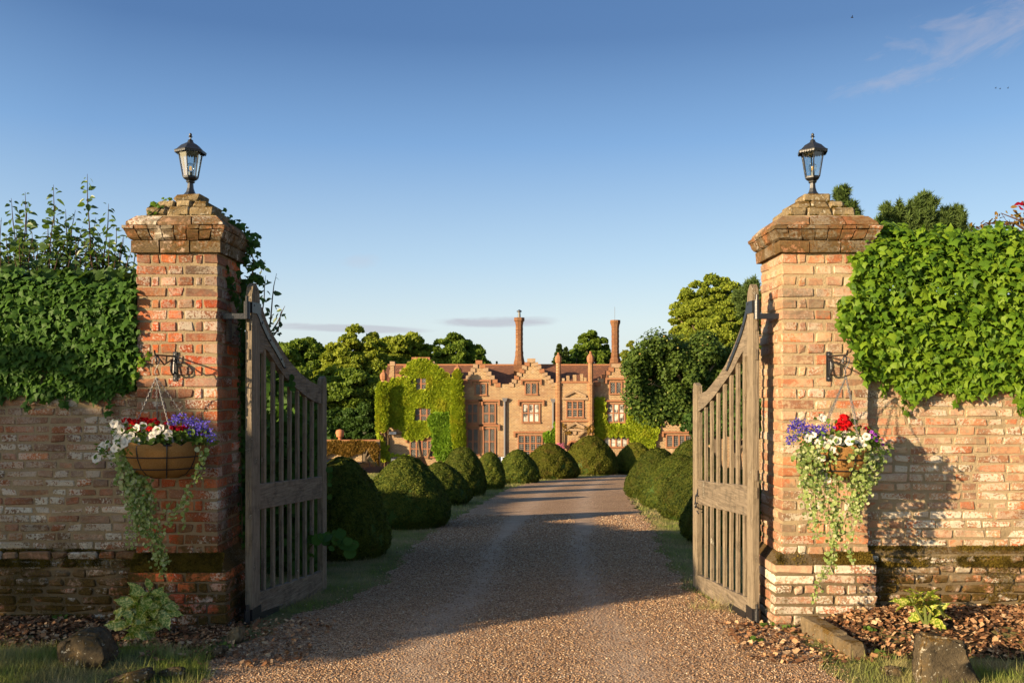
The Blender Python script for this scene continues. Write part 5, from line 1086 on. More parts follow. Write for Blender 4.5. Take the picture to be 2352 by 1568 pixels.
# unseen hedge and bush added at left to shade the drive, left wall and verge
def shade_hedge():
    x, y0, y1 = -8.0, 7.2, 25.0; root = thing('shade_hedge', 'unseen hedge added beyond the left wall to shape the shade on drive and yews', 'hedge', (x, 16.5, g1(x, 16.5))); n = 26000
    Y = y0+(y1-y0)*rng.random(n); s_ = rng.random(n); top = s_ > .8; Z0 = G(x, Y); H = 1.9+.5*sstep(11, 8, Y)+.04*np.sin(Y*1.3); Z = np.where(top, Z0+H, Z0+H*rng.random(n)); X = np.where(top, x+(rng.random(n)-.5)*1.1, x+np.where(rng.random(n) < .5, -.55, .55)+rng.normal(size=n)*.05)
    P = np.stack([X, Y, Z], -1)+rng.normal(size=(n, 3))*.05; leaf_stuff('foliage', P, rng.normal(size=(n, 3)), rng.normal(size=(n, 3)), .12*(.6+.8*rng.random(n)), 'quad', MT['yew'], root, loc=tuple(WL[root.name]))
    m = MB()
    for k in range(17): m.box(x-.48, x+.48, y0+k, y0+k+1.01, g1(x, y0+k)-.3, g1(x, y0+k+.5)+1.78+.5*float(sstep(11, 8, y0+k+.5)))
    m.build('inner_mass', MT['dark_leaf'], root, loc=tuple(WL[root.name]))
shade_hedge()
tree('unseen bush added left of the camera to shade the left wall and verge', 'bush', 'shade_bush', -9.4, 2.35, 0, 3.75, 1.75, MT['dark_leaf'], 3900, .13, nclump=60, low=.02, trunk=.12, group=None, clr=.36)
# ------------------------------------------------------------- ivy on the walls
def ivy_coat(label, poly, Yf, n, size, m, nm='ivy', limit=300, bulge=.22, xr=None, topback=.4, off=None, inner=True):
    """leaves over a wall top: front face, rounded shoulder, drooping fringe. poly in survey pixels"""
    p = np.array(poly); x0, y0 = p.min(0); x1, y1 = p.max(0); N0 = n*3; x = x0+(x1-x0)*rng.random(N0); y = y0+(y1-y0)*rng.random(N0)
    jx, jy = 5*np.sin(y*.13), 9*np.sin(x*.05)+5*np.sin(x*.17); k = inpoly(x+jx, y+jy, poly); x, y = x[k][:n], y[k][:n]; n = len(x)
    t = (y-y0)/(y1-y0); lump = .5+.25*np.sin(x*.035+1)*np.sin(y*.045+x*.01)+.25*np.sin(x*.11+y*.05)*np.sin(y*.09); d = bulge*(np.sin(np.clip(t*1.15+.05, 0, 1)*np.pi)**.6*.7+.3*lump)*(1-.9*rng.random(n)**1.3)
    Y = Yf-d+topback*np.clip(.16-t, 0, 1)*3*rng.random(n); X = (x-1176)/FL*Y; Z = EYE-(y-900)/FL*Y
    P = np.stack([X, Y, Z], -1); up = np.clip(.35-t, 0, 1)*2.2
    Nn = np.stack([0*x-.15, -1+0*x, .35+up], -1)+rng.normal(size=(n, 3))*.55; B = np.stack([0*x, -.35+0*x, -1+0*x], -1)+rng.normal(size=(n, 3))*.45
    loc = (float(X.mean()), Yf, float(Z.min())); root = thing('ivy', label, 'ivy', loc)
    S = size*(.45+.9*rng.random(n)**1.4); depth = (Yf-Y)/bulge; o = -S*6-depth*.8+rng.random(n)*.3+np.where(np.abs(x-1176) > 1176, 9, 0)
    leaf_parts('leaf', P, Nn, B, S, 'ivy', m, root, limit, 'foliage', o)
    return root
LI = [(-420, 612), (-100, 620), (60, 625), (200, 640), (312, 655), (314, 760), (318, 830), (312, 905), (250, 905), (160, 915), (80, 905), (0, 915), (-420, 925)]
ivy_coat('thick ivy over the top of the left wall, its green darkened for shade', LI, 6.74, 11000, .052, MT['ivy_shaded'], bulge=.12)
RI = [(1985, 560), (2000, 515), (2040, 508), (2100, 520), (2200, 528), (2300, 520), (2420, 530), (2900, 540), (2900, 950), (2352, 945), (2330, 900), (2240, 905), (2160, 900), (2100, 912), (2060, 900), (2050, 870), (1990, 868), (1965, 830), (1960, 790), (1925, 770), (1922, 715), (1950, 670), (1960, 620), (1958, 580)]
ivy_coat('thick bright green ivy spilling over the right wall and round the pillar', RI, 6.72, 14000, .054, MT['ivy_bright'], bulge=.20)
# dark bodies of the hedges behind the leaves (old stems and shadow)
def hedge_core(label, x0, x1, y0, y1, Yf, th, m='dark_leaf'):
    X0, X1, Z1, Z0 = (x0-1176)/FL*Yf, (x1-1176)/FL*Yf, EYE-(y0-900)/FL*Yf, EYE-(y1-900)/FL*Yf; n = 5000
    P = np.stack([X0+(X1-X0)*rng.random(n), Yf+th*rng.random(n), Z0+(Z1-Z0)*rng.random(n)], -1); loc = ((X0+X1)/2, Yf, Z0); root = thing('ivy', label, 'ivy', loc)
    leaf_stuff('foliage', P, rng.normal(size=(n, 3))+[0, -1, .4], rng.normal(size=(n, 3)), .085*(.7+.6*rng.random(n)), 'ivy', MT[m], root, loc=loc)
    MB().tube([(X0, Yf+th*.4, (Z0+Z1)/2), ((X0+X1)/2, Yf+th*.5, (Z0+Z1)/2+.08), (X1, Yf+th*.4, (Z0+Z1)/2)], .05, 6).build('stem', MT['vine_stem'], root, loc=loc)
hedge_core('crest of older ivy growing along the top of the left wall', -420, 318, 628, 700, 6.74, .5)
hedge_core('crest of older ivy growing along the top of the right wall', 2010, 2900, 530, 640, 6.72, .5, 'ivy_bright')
def sprig(label, pts, Y0, Y1, size, m, per=30, sp=12, shape='ivy', face=(.3, -1, .3), limit=300, name='ivy', cat='ivy', stem='vine_stem'):
    """a trailing stem: pts in survey pixels from base to tip, Y from Y0 to Y1"""
    n = len(pts); pw = [PX(x, y, Y0+(Y1-Y0)*i/(n-1)) for i, (x, y) in enumerate(pts)]; root = thing(name, label, cat, pw[0])
    MB().tube(pw, [.006-.0045*i/n for i in range(n)], 5).build('stem', MT[stem], root, loc=pw[0]); P = []
    for i in range(per*(n-1)):
        t = random.random()*(n-1); a = min(int(t), n-2); c = pw[a].lerp(pw[a+1], t-a); P.append(np.array(c)+rng.normal(size=3)*sp/FL*Y0*.5)
    P = np.array(P); k = len(P); leaf_parts('leaf', P, np.array(face)+rng.normal(size=(k, 3))*.5, np.array([.2, -.2, -1])+rng.normal(size=(k, 3))*.5, size*(.5+.7*rng.random(k)), shape, m, root, limit)
    return root
sprig('ivy tuft on the left shoulder of the left pillar cap', [(342, 496), (350, 478), (365, 466), (382, 458)], 6.80, 6.85, .045, MT['ivy_bright'], 9, 10)
sprig('ivy sprig lying along the lower left step of the left cap', [(338, 497), (362, 480), (378, 470)], 6.7, 6.75, .03, MT['ivy_bright'], 8, 8)
sprig('ivy trailing up the far corner of the left pillar to the cornice', [(573, 690), (578, 640), (583, 600), (575, 570), (560, 545), (535, 520), (518, 505)], 7.25, 7.18, .06, MT['ivy_shaded'], 26, 26, face=(.7, -.7, .3))
sprig('ivy creeping over the side face of the left pillar near the top', [(545, 700), (540, 672), (528, 640), (522, 612)], 6.98, 6.9, .055, MT['ivy_shaded'], 12, 12, face=(1, -.4, .2))
sprig('thin ivy growing up the dark gap between the left pillar and its gate', [(554, 1330), (556, 1200), (553, 1080), (552, 950), (548, 830), (556, 760), (560, 700)], 7.2, 7.2, .04, MT['ivy_shaded'], 34, 16, face=(.6, -.8, .2))
sprig('bright ivy shoot reaching round the left edge of the left pillar', [(300, 880), (316, 850), (326, 825), (340, 812)], 6.70, 6.66, .045, MT['ivy_bright'], 10, 12)
for k, (pts, m_) in enumerate((([(2075, 900), (2088, 930), (2080, 958)], 'ivy_bright'), ([(2335, 915), (2345, 950)], 'ivy_bright'), ([(2190, 895), (2198, 925)], 'ivy_bright'), ([(2025, 868), (2030, 895), (2018, 915)], 'ivy_bright'), ([(60, 908), (66, 934)], 'ivy_shaded'), ([(240, 900), (252, 928), (246, 950)], 'ivy_shaded'), ([(150, 908), (146, 930)], 'ivy_shaded'))):
    sprig('ivy runner '+('creeping down the right wall below the first bricks beside the pillar', 'hanging lowest at the right edge of the frame', 'dangling mid-way along the right wall fringe', 'curling at the corner between right pillar and wall', 'hanging from the left ivy near the frame edge', 'hanging from the left ivy just beside the left pillar', 'hanging from the middle of the left ivy fringe')[k], pts, 6.72, 6.72, .05, MT[m_], 7, 9)
# dark mass of ivy filling the far side of the left pillar behind the gate
def mass(label, x0, x1, y0, y1, Y0, Y1, n, size, m, shape='ivy', name='ivy', cat='ivy', limit=0, face=(.2, -1, .3), cond=None):
    Y = Y0+(Y1-Y0)*rng.random(n); x = x0+(x1-x0)*rng.random(n); y = y0+(y1-y0)*rng.random(n)
    if cond is not None: k = cond(x, y); x, y, Y = x[k], y[k], Y[k]; n = len(x)
    X = (x-1176)/FL*Y; Z = EYE-(y-900)/FL*Y; k = Z > G(X, Y)+.02; P = np.stack([X, Y, Z], -1)[k]; n = len(P); loc = (float(P[:, 0].mean()), float(P[:, 1].mean()), float(P[:, 2].min()) if cat == 'leaves' else g1(P[:, 0].mean(), P[:, 1].mean()))
    root = thing(name, label, cat, loc); leaf_parts('leaf', P, np.array(face)+rng.normal(size=(n, 3))*.6, rng.normal(size=(n, 3))*.6+[0, -.2, -1], size*(.6+.7*rng.random(n)), shape, m, root, limit)
    if cat != 'leaves': MB().tube([loc, (loc[0]+.05, loc[1], loc[2]+.6), (loc[0]-.06, loc[1], float(P[:, 2].max())-.1)], [.03, .02, .006], 5).build('stem', MT['vine_stem'], root, loc=loc)
    return root
mass('dark ivy growing thickly on the back of the left pillar', 545, 600, 640, 1420, 7.26, 7.6, 1800, .06, MT['dark_leaf'], cond=lambda x, y: (x < 575) | (y > 760))
mass('overgrown dark vine seen through the bars of the left gate', 590, 735, 800, 1330, 9.2, 10.4, 2300, .11, MT['ivy_shaded'], 'round', 'vine', 'vine', 120, cond=lambda x, y: y > 770+(x-590)*1.1)
sprig('vine shoot with broad leaves poking through the lower bars of the left gate', [(700, 1290), (712, 1255), (735, 1235), (765, 1240), (795, 1243), (822, 1250)], 8.2, 7.9, .11, MT['ivy_shaded'], 5, 22, 'round', (.2, -1, .5), name='vine', cat='vine', stem='green_stem')
sprig('vine tendril curling out beside the mid rail of the left gate', [(738, 1200), (748, 1160), (752, 1110), (757, 1065)], 8.6, 8.5, .07, MT['ivy_shaded'], 4, 10, 'round', (.2, -1, .5), name='vine', cat='vine', stem='green_stem')
sprig('few leaves hanging from the curved rail of the left gate', [(655, 865), (668, 873), (672, 890)], 7.6, 7.55, .06, MT['ivy_shaded'], 5, 9, 'round', (.2, -1, .3), name='vine', cat='vine', stem='green_stem')
# ------------------------------------------------------------- shoots of a shrub behind the left wall
def shoots(label, tops, Y, base_y, size, m, name='shrub', lean=.0, limit=300, gap=.042, wid=1.0):
    X = (np.mean([t[0] for t in tops])-1176)/FL*Y; root = thing(name, label, 'shrub', (X, Y, g1(X, Y))); P, Nn, B, S = [], [], [], []
    for (x, y) in tops:
        yj = Y+j_(.3); tip = PX(x, y, yj); bs = PX(x+random.uniform(-18, 10)+lean, base_y, yj); L = (tip-bs).length; pts = [bs.lerp(tip, t)+Vector((math.sin(t*4+x)*.025, j_(.01), 0)) for t in (0, .2, .4, .6, .8, 1)]
        MB().tube(pts, [.008, .007, .006, .005, .004, .0015], 5).build('stem', MT['twig'], root, loc=bs)
        k = int(L/gap)
        for i in range(k):
            t = (i+random.random()*.6)/k; a = min(int(t*5), 4); c = pts[a].lerp(pts[a+1], t*5-a); an = i*2.4+random.random(); d = Vector((math.cos(an), math.sin(an)*.8, .35-.9*random.random())); s = size*(1.0 if t < .85 else 1.15-(t-.85)*5)*random.uniform(.7, 1.15)
            for q in range(2 if t < .6 else 1): P.append(c+d*.02); B.append(d+Vector((j_(.6), j_(.6), j_(.5)))); Nn.append(Vector((d.x*.5+j_(1), -.5+j_(1), .8))); S.append(max(s, size*.35)*random.uniform(.8, 1.1))
    P, Nn, B, S = np.array(P), np.array(Nn), np.array(B), np.array(S); leaf_parts('leaf', P, Nn, B, S, 'ovate', m, root, limit, order=-P[:, 2]+rng.random(len(P))*.2)
shoots('tall leafy shoots of a fruit shrub standing up behind the left wall', [(-30, 520), (8, 500), (32, 455), (55, 442), (70, 470), (92, 545), (118, 424), (128, 470), (150, 480), (172, 482), (185, 520), (208, 400), (222, 500), (243, 468), (262, 520), (285, 545), (20, 540), (45, 520), (105, 500), (138, 540), (160, 530), (198, 540), (232, 560), (-60, 480), (75, 530)], 7.9, 700, .078, MT['shoot_leaf'], gap=.019)
shoots('low leafy growth of the same kind filling in above the left ivy', [(x, 560+18*math.sin(x*.7)) for x in range(-40, 312, 13)], 7.5, 720, .075, MT['shoot_leaf'], gap=.03, limit=200)
shoots('thin leafy shoots arching out behind the left pillar above the gate', [(606, 598), (616, 632), (642, 628), (660, 702), (654, 712)], 7.9, 770, .065, MT['shoot_leaf'], lean=-32, gap=.045)
# straggling bare twigs at the top right corner
def twigs():
    Y = 8.2; root = thing('twiggy_climber', 'straggling brown twigs with a few russet leaves above the right ivy', 'climber', PX(2345, 560, Y)); P = []
    for pts in ([(2380, 545), (2330, 512), (2290, 508), (2246, 522)], [(2380, 500), (2340, 505), (2300, 490), (2320, 520)], [(2360, 540), (2310, 515), (2265, 512), (2240, 527)], [(2330, 510), (2322, 535), (2320, 552)], [(2300, 510), (2290, 530)], [(2352, 520), (2342, 495), (2330, 486)]):
        MB().tube([PX(x, y, Y+j_(.1)) for x, y in pts], [.012-.003*i for i in range(len(pts))], 5).build('twig', MT['twig'], root, loc=PX(*pts[0], Y)); P += [PX(x+j_(12), y+j_(10), Y) for x, y in pts[1:] for _ in range(5)]
    P = np.array([tuple(p) for p in P]); n = len(P); leaf_parts('leaf', P, rng.normal(size=(n, 3)), rng.normal(size=(n, 3)), .05*(.6+.6*rng.random(n)), 'ovate', MT['rust_leaf'], root)
twigs()
def red_sprig():
    Y = 7.6; c = PX(2349, 462, Y); root = thing('shrub', 'tip of a dark red-leaved shrub at the right edge of the frame', 'shrub', c); P = np.array([tuple(c+Vector((j_(.02), j_(.02), j_(.05)-.03))) for _ in range(9)]); leaf_parts('leaf', P, rng.normal(size=(9, 3)), rng.normal(size=(9, 3)), np.full(9, .05), 'ovate', MT['dark_red_petal'], root); MB().tube([PX(2375, 540, Y), c], .005, 5).build('stem', MT['twig'], root, loc=c)
red_sprig()
# ------------------------------------------------------------- spotted laurels
def aucuba(label, stems, Y, size, n_per):
    b = on_ground(*stems[0][0]); root = thing('spotted_laurel', label, 'shrub', b, 'spotted laurels in the beds'); P, Nn, B, S = [], [], [], []
    for s in stems:
        pts = [PX(x, y, b.y+(Y-b.y)*i/max(len(s)-1, 1)+j_(.04)) for i, (x, y) in enumerate(s)]; MB().tube(pts, [.012-.003*i for i in range(len(pts))], 6).build('stem', MT['green_stem'], root, loc=pts[0])
        tip = pts[-1]; ax = (pts[-1]-pts[-2]).normalized()
        for k in range(n_per):
            a = k*2.4+random.random()*.5; lv = k/n_per; d = (Vector((math.cos(a), math.sin(a)*.9, 0))*(1.15-.75*lv)+ax*(.15+.9*lv)+Vector((0, -.1, -.25*(1-lv)))).normalized(); P.append(tip-ax*(.075*(1-lv))); B.append(d); Nn.append(ax*1.0-d*.2+Vector((j_(.4), -.4+j_(.4), j_(.3)))); S.append(size*(1-.4*lv)*random.uniform(.8, 1.1))
    leaf_parts('leaf', np.array([tuple(p) for p in P]), np.array([tuple(p) for p in Nn]), np.array([tuple(p) for p in B]), np.array(S), 'lance', MT['spotted_leaf'], root)
aucuba('yellow-spotted laurel in the shaded bed below the left flower basket', [[(318, 1462), (316, 1420), (318, 1378)], [(318, 1462), (300, 1410), (288, 1388)], [(318, 1462), (338, 1420), (352, 1372)], [(318, 1462), (345, 1425), (375, 1388)], [(320, 1462), (330, 1440), (340, 1440)], [(318, 1462), (305, 1440), (298, 1425)], [(318, 1462), (330, 1410), (333, 1400)], [(318, 1462), (322, 1400), (345, 1355)]], 6.2, .185, 7)
aucuba('yellow-spotted laurel in the sunlit bed at the foot of the right wall', [[(2128, 1440), (2125, 1400), (2118, 1362)], [(2128, 1440), (2105, 1400), (2092, 1372)], [(2128, 1440), (2140, 1400), (2150, 1375)], [(2130, 1440), (2130, 1415), (2120, 1400)], [(2130, 1440), (2138, 1420), (2148, 1412)]], 6.25, .19, 7)
# ------------------------------------------------------------- stones and kerbs
def rock(label, name, out, ybase, dep, m, cat='stone', bump=.02, sub=3, facet=False):
    """out: outline in survey pixels of the face towards the camera; extruded back with a narrower rear"""
    Yb = on_ground((out[0][0]+out[-1][0])/2, ybase).y; a = [PX(x, y, Yb) for x, y in out]; c = sum(a, Vector())/len(a)
    b = [Vector((c.x+(p.x-c.x)*.82, p.y+dep, p.z-(.025 if p.z > c.z else 0))) for p in a]; mb = MB().prism([p-c for p in a], [p-c for p in b]); me = mb.mesh(name)
    import bmesh
    bm = bmesh.new(); bm.from_mesh(me); bmesh.ops.recalc_face_normals(bm, faces=bm.faces); bmesh.ops.bevel(bm, geom=bm.edges[:], offset=.014, segments=2, affect='EDGES'); bmesh.ops.triangulate(bm, faces=bm.faces); bmesh.ops.subdivide_edges(bm, edges=bm.edges[:], cuts=sub, use_grid_fill=True)
    from mathutils import noise
    for v in bm.verts: v.co += v.normal*(noise.noise(v.co*9)*bump+noise.noise(v.co*28)*bump*.4)
    bm.to_mesh(me); bm.free(); me.polygons.foreach_set('use_smooth', [True]*len(me.polygons)); o = obj(name, me, MT[m], None, c); return tag(o, label, cat)
rock('rounded dark boulder on the verge at lower left', 'boulder', [(133, 1515), (128, 1490), (142, 1470), (170, 1455), (200, 1450), (225, 1455), (240, 1480), (248, 1515), (235, 1535), (150, 1535)], 1530, .22, 'boulder', bump=.035)
rock('square-topped lichened stone standing at lower right', 'standing_stone', [(2112, 1568), (2116, 1500), (2130, 1458), (2180, 1463), (2224, 1474), (2228, 1500), (2240, 1540), (2262, 1568), (2250, 1590), (2120, 1590)], 1580, .20, 'boulder', bump=.014)
rock('small flat stone in the grass left of the square stone', 'stone', [(2030, 1545), (2032, 1530), (2060, 1528), (2078, 1542), (2076, 1556), (2034, 1556)], 1552, .10, 'boulder')
rock('tiny grey stone at the edge of the right bed', 'stone', [(2086, 1478), (2090, 1468), (2106, 1468), (2112, 1478), (2100, 1484)], 1482, .07, 'boulder')
rock('pale broken kerb stone at the corner of the left pillar', 'kerb_stone', [(515, 1478), (516, 1455), (535, 1440), (552, 1438), (554, 1462), (545, 1482)], 1480, .12, 'kerb')
rock('low kerb stone edging the left verge', 'kerb_stone', [(462, 1512), (470, 1497), (500, 1484), (516, 1482), (515, 1497), (490, 1514)], 1512, .10, 'boulder')
rock('flat edging stone at the bottom left of the frame', 'kerb_stone', [(225, 1572), (250, 1560), (300, 1542), (345, 1538), (350, 1556), (300, 1575)], 1572, .12, 'boulder')
rock('mossy edging stone beside the flat one at bottom left', 'kerb_stone', [(352, 1560), (356, 1540), (400, 1530), (420, 1540), (420, 1560)], 1558, .10, 'boulder')
def kerb(label, pts, h, w_):
    a = [on_ground(x, y) for x, y in pts]; (p, q) = a; d = (q-p).normalized(); s = Vector((-d.y, d.x, 0))*w_
    me, sc = brick_mesh((q-p).length, w_, h, MT['kerb'], 2.2); o = obj('kerb_stone', me, None, None, (p+q)/2+s/2+Vector((0, 0, h*.35)), rot=(0, 0, math.atan2(d.y, d.x))); o.scale = sc; tag(o, label, 'stone')
kerb('long sandstone kerb block at the foot of the right pillar', [(1838, 1452), (1908, 1490)], .13, .13)
kerb('second sandstone kerb block edging the right bed', [(1912, 1492), (1950, 1516)], .12, .12)
# moss cushions on ledges and weeds at the gates
def moss(label, n, f, size=.011, m='moss'):
    P, Nn = f(n); B = Nn+rng.normal(size=P.shape)*.6; o = leaf_stuff('moss', P, rng.normal(size=P.shape), B, size*(.6+.9*rng.random(len(P))), 'needle', MT[m], wid=1.2); tag(o, label, 'moss')
material('moss', lambda t: dict(c=t.mix(t.mr(t.noise(pos(t), 9, 3), .4, .6), t.mix(rnd(t), (.03, .022, .006), (.07, .05, .010)), t.mix(rnd(t), (.09, .065, .012), (.16, .11, .02))), r=.95, s=.05))
def strip(x0, x1, y0, y1, z0, z1, thr=.0, sc=5):
    def f(n):
        X = x0+(x1-x0)*rng.random(n); t = rng.random(n); Y = y0+(y1-y0)*t; Z = z0+(z1-z0)*t
        k = (np.sin(X*sc+1)+np.sin(X*sc*2.7)*.7+np.sin(X*sc*6.1)*.4+rng.normal(size=n)*.35) > thr; P = np.stack([X, Y, Z], -1)[k]; return P, np.tile([0, -.5, .8], (len(P), 1))
    return f
moss('brown moss cushion on the plinth ledge of the left pillar', 14000, strip(-2.76, -2.10, 6.60, 6.68, .40, .525, -1.2))
moss('rusty moss on the plinth ledge of the right pillar', 9000, strip(1.92, 2.62, 6.60, 6.68, .455, .535, -.2))
moss('golden-brown moss along the ledge of the right wall', 26000, strip(2.62, 4.2, 6.69, 6.75, .42, .565, -.9))
moss('dark moss along the ledge of the left wall', 20000, strip(-4.2, -2.78, 6.69, 6.75, .42, .54, -.5))
def face_moss(x0, x1, z0, z1, yf, thr):
    def f(n):
        X = x0+(x1-x0)*rng.random(n); Z = z0+(z1-z0)*rng.random(n); v = np.sin(X*7+Z*5)+np.sin(X*15-Z*11+2)*.6+rng.normal(size=n)*.3+(Z-z0)/(z1-z0)*.8; k = v > thr; X, Z = X[k], Z[k]; return np.stack([X, np.full(len(X), yf), Z], -1), np.tile([0, -1, .3], (len(X), 1))
    return f
moss('patches of dark moss on the foot of the left wall', 14000, face_moss(-4.2, -2.78, .02, .48, 6.70, .9), .009)
moss('patches of golden moss on the foot of the right wall', 14000, face_moss(2.66, 4.2, .16, .5, 6.70, 1.0), .009)
for nm, (cx, cy, hx, hy, z), q in (('left', (-2.4475, 6.965, .25, .24, 3.0), 1), ('right', (2.2885, 6.965, .25, .24, 3.0), 2)):
    def f(n):
        s = rng.integers(0, 3, n); X = cx+(rng.random(n)*2-1)*np.array([.26, .2, .12])[s]; Y = cy-np.array([.245, .19, .12])[s]+rng.random(n)*.03; Z = np.array([2.995, 3.066, 3.122])[s]; k = (np.sin(X*31+q)+np.sin(X*77)) > .4; return np.stack([X, Y, Z], -1)[k], np.tile([0, -.3, 1], (k.sum(), 1))
    moss(f'small moss cushions on the steps of the {nm} pillar cap', 9000, f, .014)
def weeds(label, spots, size=.03):
    for i, (x, y, k) in enumerate(spots):
        c = on_ground(x, y); P = np.array([tuple(c+Vector((j_(.05), j_(.04), .01+.03*random.random()))) for _ in range(k)]); root = thing('weed', label[i], 'weed', c, 'weeds in the gravel'); leaf_parts('leaf', P, rng.normal(size=(k, 3))*.4+[0, -.5, 1], rng.normal(size=(k, 3)), size*(.6+.6*rng.random(k)), 'round', MT['basket_leaf'], root)
weeds(['small green weed at the foot of the right gate post', 'small weed in the gravel left of the right pillar', 'weed sprouting beside the sandstone kerb', 'clover-like weed in the right bed before the laurel', 'weed growing against the left kerb stone', 'weed among the chips left of the spotted laurel', 'low weed in the right bed near the pillar'], [(1765, 1442, 12), (1742, 1475, 10), (1812, 1446, 12), (2036, 1512, 10), (520, 1492, 12), (140, 1425, 8), (1995, 1450, 12)])
n = 260; c = on_ground(1650, 1400); P = np.stack([c.x+rng.normal(size=n)*.10-.05, c.y+rng.normal(size=n)*.08, np.full(n, c.z)], -1)
grass('grass', P, .06, .22, 'tuft of straw-coloured grass leaning out under the right gate leaf', .04, .7)
n = 200; c = on_ground(1905, 1478); P = np.stack([c.x+rng.normal(size=n)*.07, c.y+rng.normal(size=n)*.04-.03, np.full(n, c.z)], -1); grass('grass', P, .04, .12, 'tuft of dry grass in front of the right kerb block', .05, .5)
# ------------------------------------------------------------- wall brackets and hanging baskets
def bracket(label, x, z, lean):
    Yw = 6.676; root = thing('wall_bracket', label, 'bracket', (x, Yw, z), 'basket brackets on the pillars'); I = MT['black_iron']; L = (x, Yw, z); t = Yw-.28
    bp = MB().box(x-.014, x+.014, Yw-.006, Yw+.004, z-.20, z+.015).build('back_plate', I, root, loc=L)
    for q in (-.18, -.005): MB().tube([(x, Yw-.006, z+q), (x, Yw-.011, z+q)], .006, 8).build('screw', MT['steel'], bp, loc=L)
    MB().tube([(x, Yw-.006, z-.02), (x+lean*.3, t, z-.02), (x+lean*.3, t-.012, z+.012)], .0065, 6).build('arm', I, root, loc=L)
    b = MB(); b.tube([(x, Yw-.012, z-.03)]+[(x, Yw-.035-.03*math.sin(a), z-.10-.06*math.cos(a*1.0)) for a in np.linspace(0, math.pi, 8)]+[(x+lean*.15, Yw-.16, z-.085), (x+lean*.25, Yw-.25, z-.03)], .0055, 6); b.torus((x, Yw-.04, z-.10), .05, .0055, (1, 0, 0), 14, 5); b.torus((x+lean*.28, t+.035, z-.055), .032, .005, (1, .0, 0), 12, 5, 1.0); b.build('scrolled_brace', I, root, loc=L)
    return Vector((x+lean*.3, t+.02, z-.045))
def chain(p, q, root, m, link_l=.022):
    p, q = Vector(p), Vector(q); n = int((q-p).length/(link_l*.74)); d = (q-p).normalized(); a = d.orthogonal().normalized(); b = d.cross(a); mb = MB()
    for i in range(n):
        c = p.lerp(q, (i+.5)/n); s = (a if i % 2 else b)
        pts = [c+d*math.cos(t)*link_l*.5+s*math.sin(t)*link_l*.26 for t in np.linspace(0, 2*math.pi, 9)]; mb.tube(pts, .0019, 4, False)
    return mb.build('chain', m, root, loc=p)
def flower_mesh(kind, m):
    mb = MB()
    if kind == 'petunia':
        n = 15; rim = [(math.cos(2*math.pi*i/n)*(1 if i % 3 else .86), math.sin(2*math.pi*i/n)*(1 if i % 3 else .86), .12*math.sin(i*2.1)) for i in range(n)]; mid = [(.5*x, .5*y, -.02) for x, y, _ in rim]; thr = [(.16*x, .16*y, -.35) for x, y, _ in rim]; end = [(.1*x, .1*y, -1.1) for x, y, _ in rim]
        mb.v = rim+mid+thr+end; mb.f = [(j*n+i, j*n+(i+1) % n, (j+1)*n+(i+1) % n, (j+1)*n+i) for j in range(3) for i in range(n)]
    return mb
def petunias(label, spots, m, size, name='petunia', grp=None, leafm='basket_leaf', nleaf=60, spread=.1, base=None):
    """spots: world centres and facing of blooms"""
    c0 = base; root = thing(name, label, 'flowers', c0, grp); me = flower_mesh('petunia', m).mesh('bloom'); me.materials.append(m)
    for p, d in spots:
        q = Vector(d).to_track_quat('Z', 'Y'); o = obj('bloom', me, None, root, p, rot=q.to_euler()); s = size*random.uniform(.75, 1.15); o.scale = (s, s, s)
    P = np.array([tuple(p+Vector((j_(spread), j_(spread), j_(spread)-.02))) for p, _ in spots for _ in range(max(1, nleaf//len(spots)))]); n = len(P)
    leaf_parts('leaf', P, rng.normal(size=(n, 3))*.6+[0, -.6, .7], rng.normal(size=(n, 3)), .035*(.6+.6*rng.random(n)), 'ovate', MT[leafm], root); return root
def heads(label, spots, m, name='geranium', leafm=None, pet=.017, per=46):
    root = thing(name, label, 'flowers', spots[0][0])
    for c, r_ in spots:
        c = Vector(c); n = int(per*(r_/.04)**1.3); u = unit(rng.normal(size=(n, 3))); u[:, 2] = np.abs(u[:, 2])*1.2-.35; P = np.array(tuple(c))+u*r_*np.array([1, 1, .75])*(.75+.3*rng.random((n, 1)))
        o = leaf_stuff('flower_head', P, u+rng.normal(size=(n, 3))*.35, rng.normal(size=(n, 3)), pet*(.8+.5*rng.random(n)), 'round', m, root, kind=None, loc=tuple(c))
        MB().tube([c+Vector((0, 0, -.01)), c+Vector((j_(.01), .01, -.09))], .003, 5).build('stalk', MT['green_stem'], root, loc=c)
    if leafm:
        n = 40; P = np.array([tuple(Vector(spots[i % len(spots)][0])+Vector((j_(.1), j_(.06), -.06+j_(.03)))) for i in range(n)]); leaf_parts('leaf', P, rng.normal(size=(n, 3))*.5+[0, -.4, 1], rng.normal(size=(n, 3)), .045*(.6+.6*rng.random(n)), 'round', MT[leafm], root)
    return root
def trails(label, lines, density, size, spread, m='trail_leaf', limit=300, cname='trailing_plant'):
    """lines: lists of world points hanging down"""
    root = thing(cname, label, 'trailing plant', lines[0][0]); P, S, st = [], [], MB()
    for L in lines:
        L = [Vector(p) for p in L]; ln = sum((b-a).length for a, b in zip(L[:-1], L[1:])); st.tube(L, .0018, 4); k = int(ln*density)
        for i in range(k):
            t = (i+random.random())/k*(len(L)-1); a = min(int(t), len(L)-2); P.append(L[a].lerp(L[a+1], t-a)+Vector((j_(spread), j_(spread)*.8, j_(.012)))); S.append(size*(1.0-.35*t/(len(L)-1))*random.uniform(.5, 1.1))
    st.build('stems', MT['green_stem'], root, loc=lines[0][0], kind='stuff')
    P = np.array([tuple(p) for p in P]); n = len(P); leaf_parts('leaf', P, np.array([-.2, -1, .45])+rng.normal(size=(n, 3))*.45, rng.normal(size=(n, 3))*.6+[0, 0, -1], np.array(S), 'round', MT[m], root, limit); return root
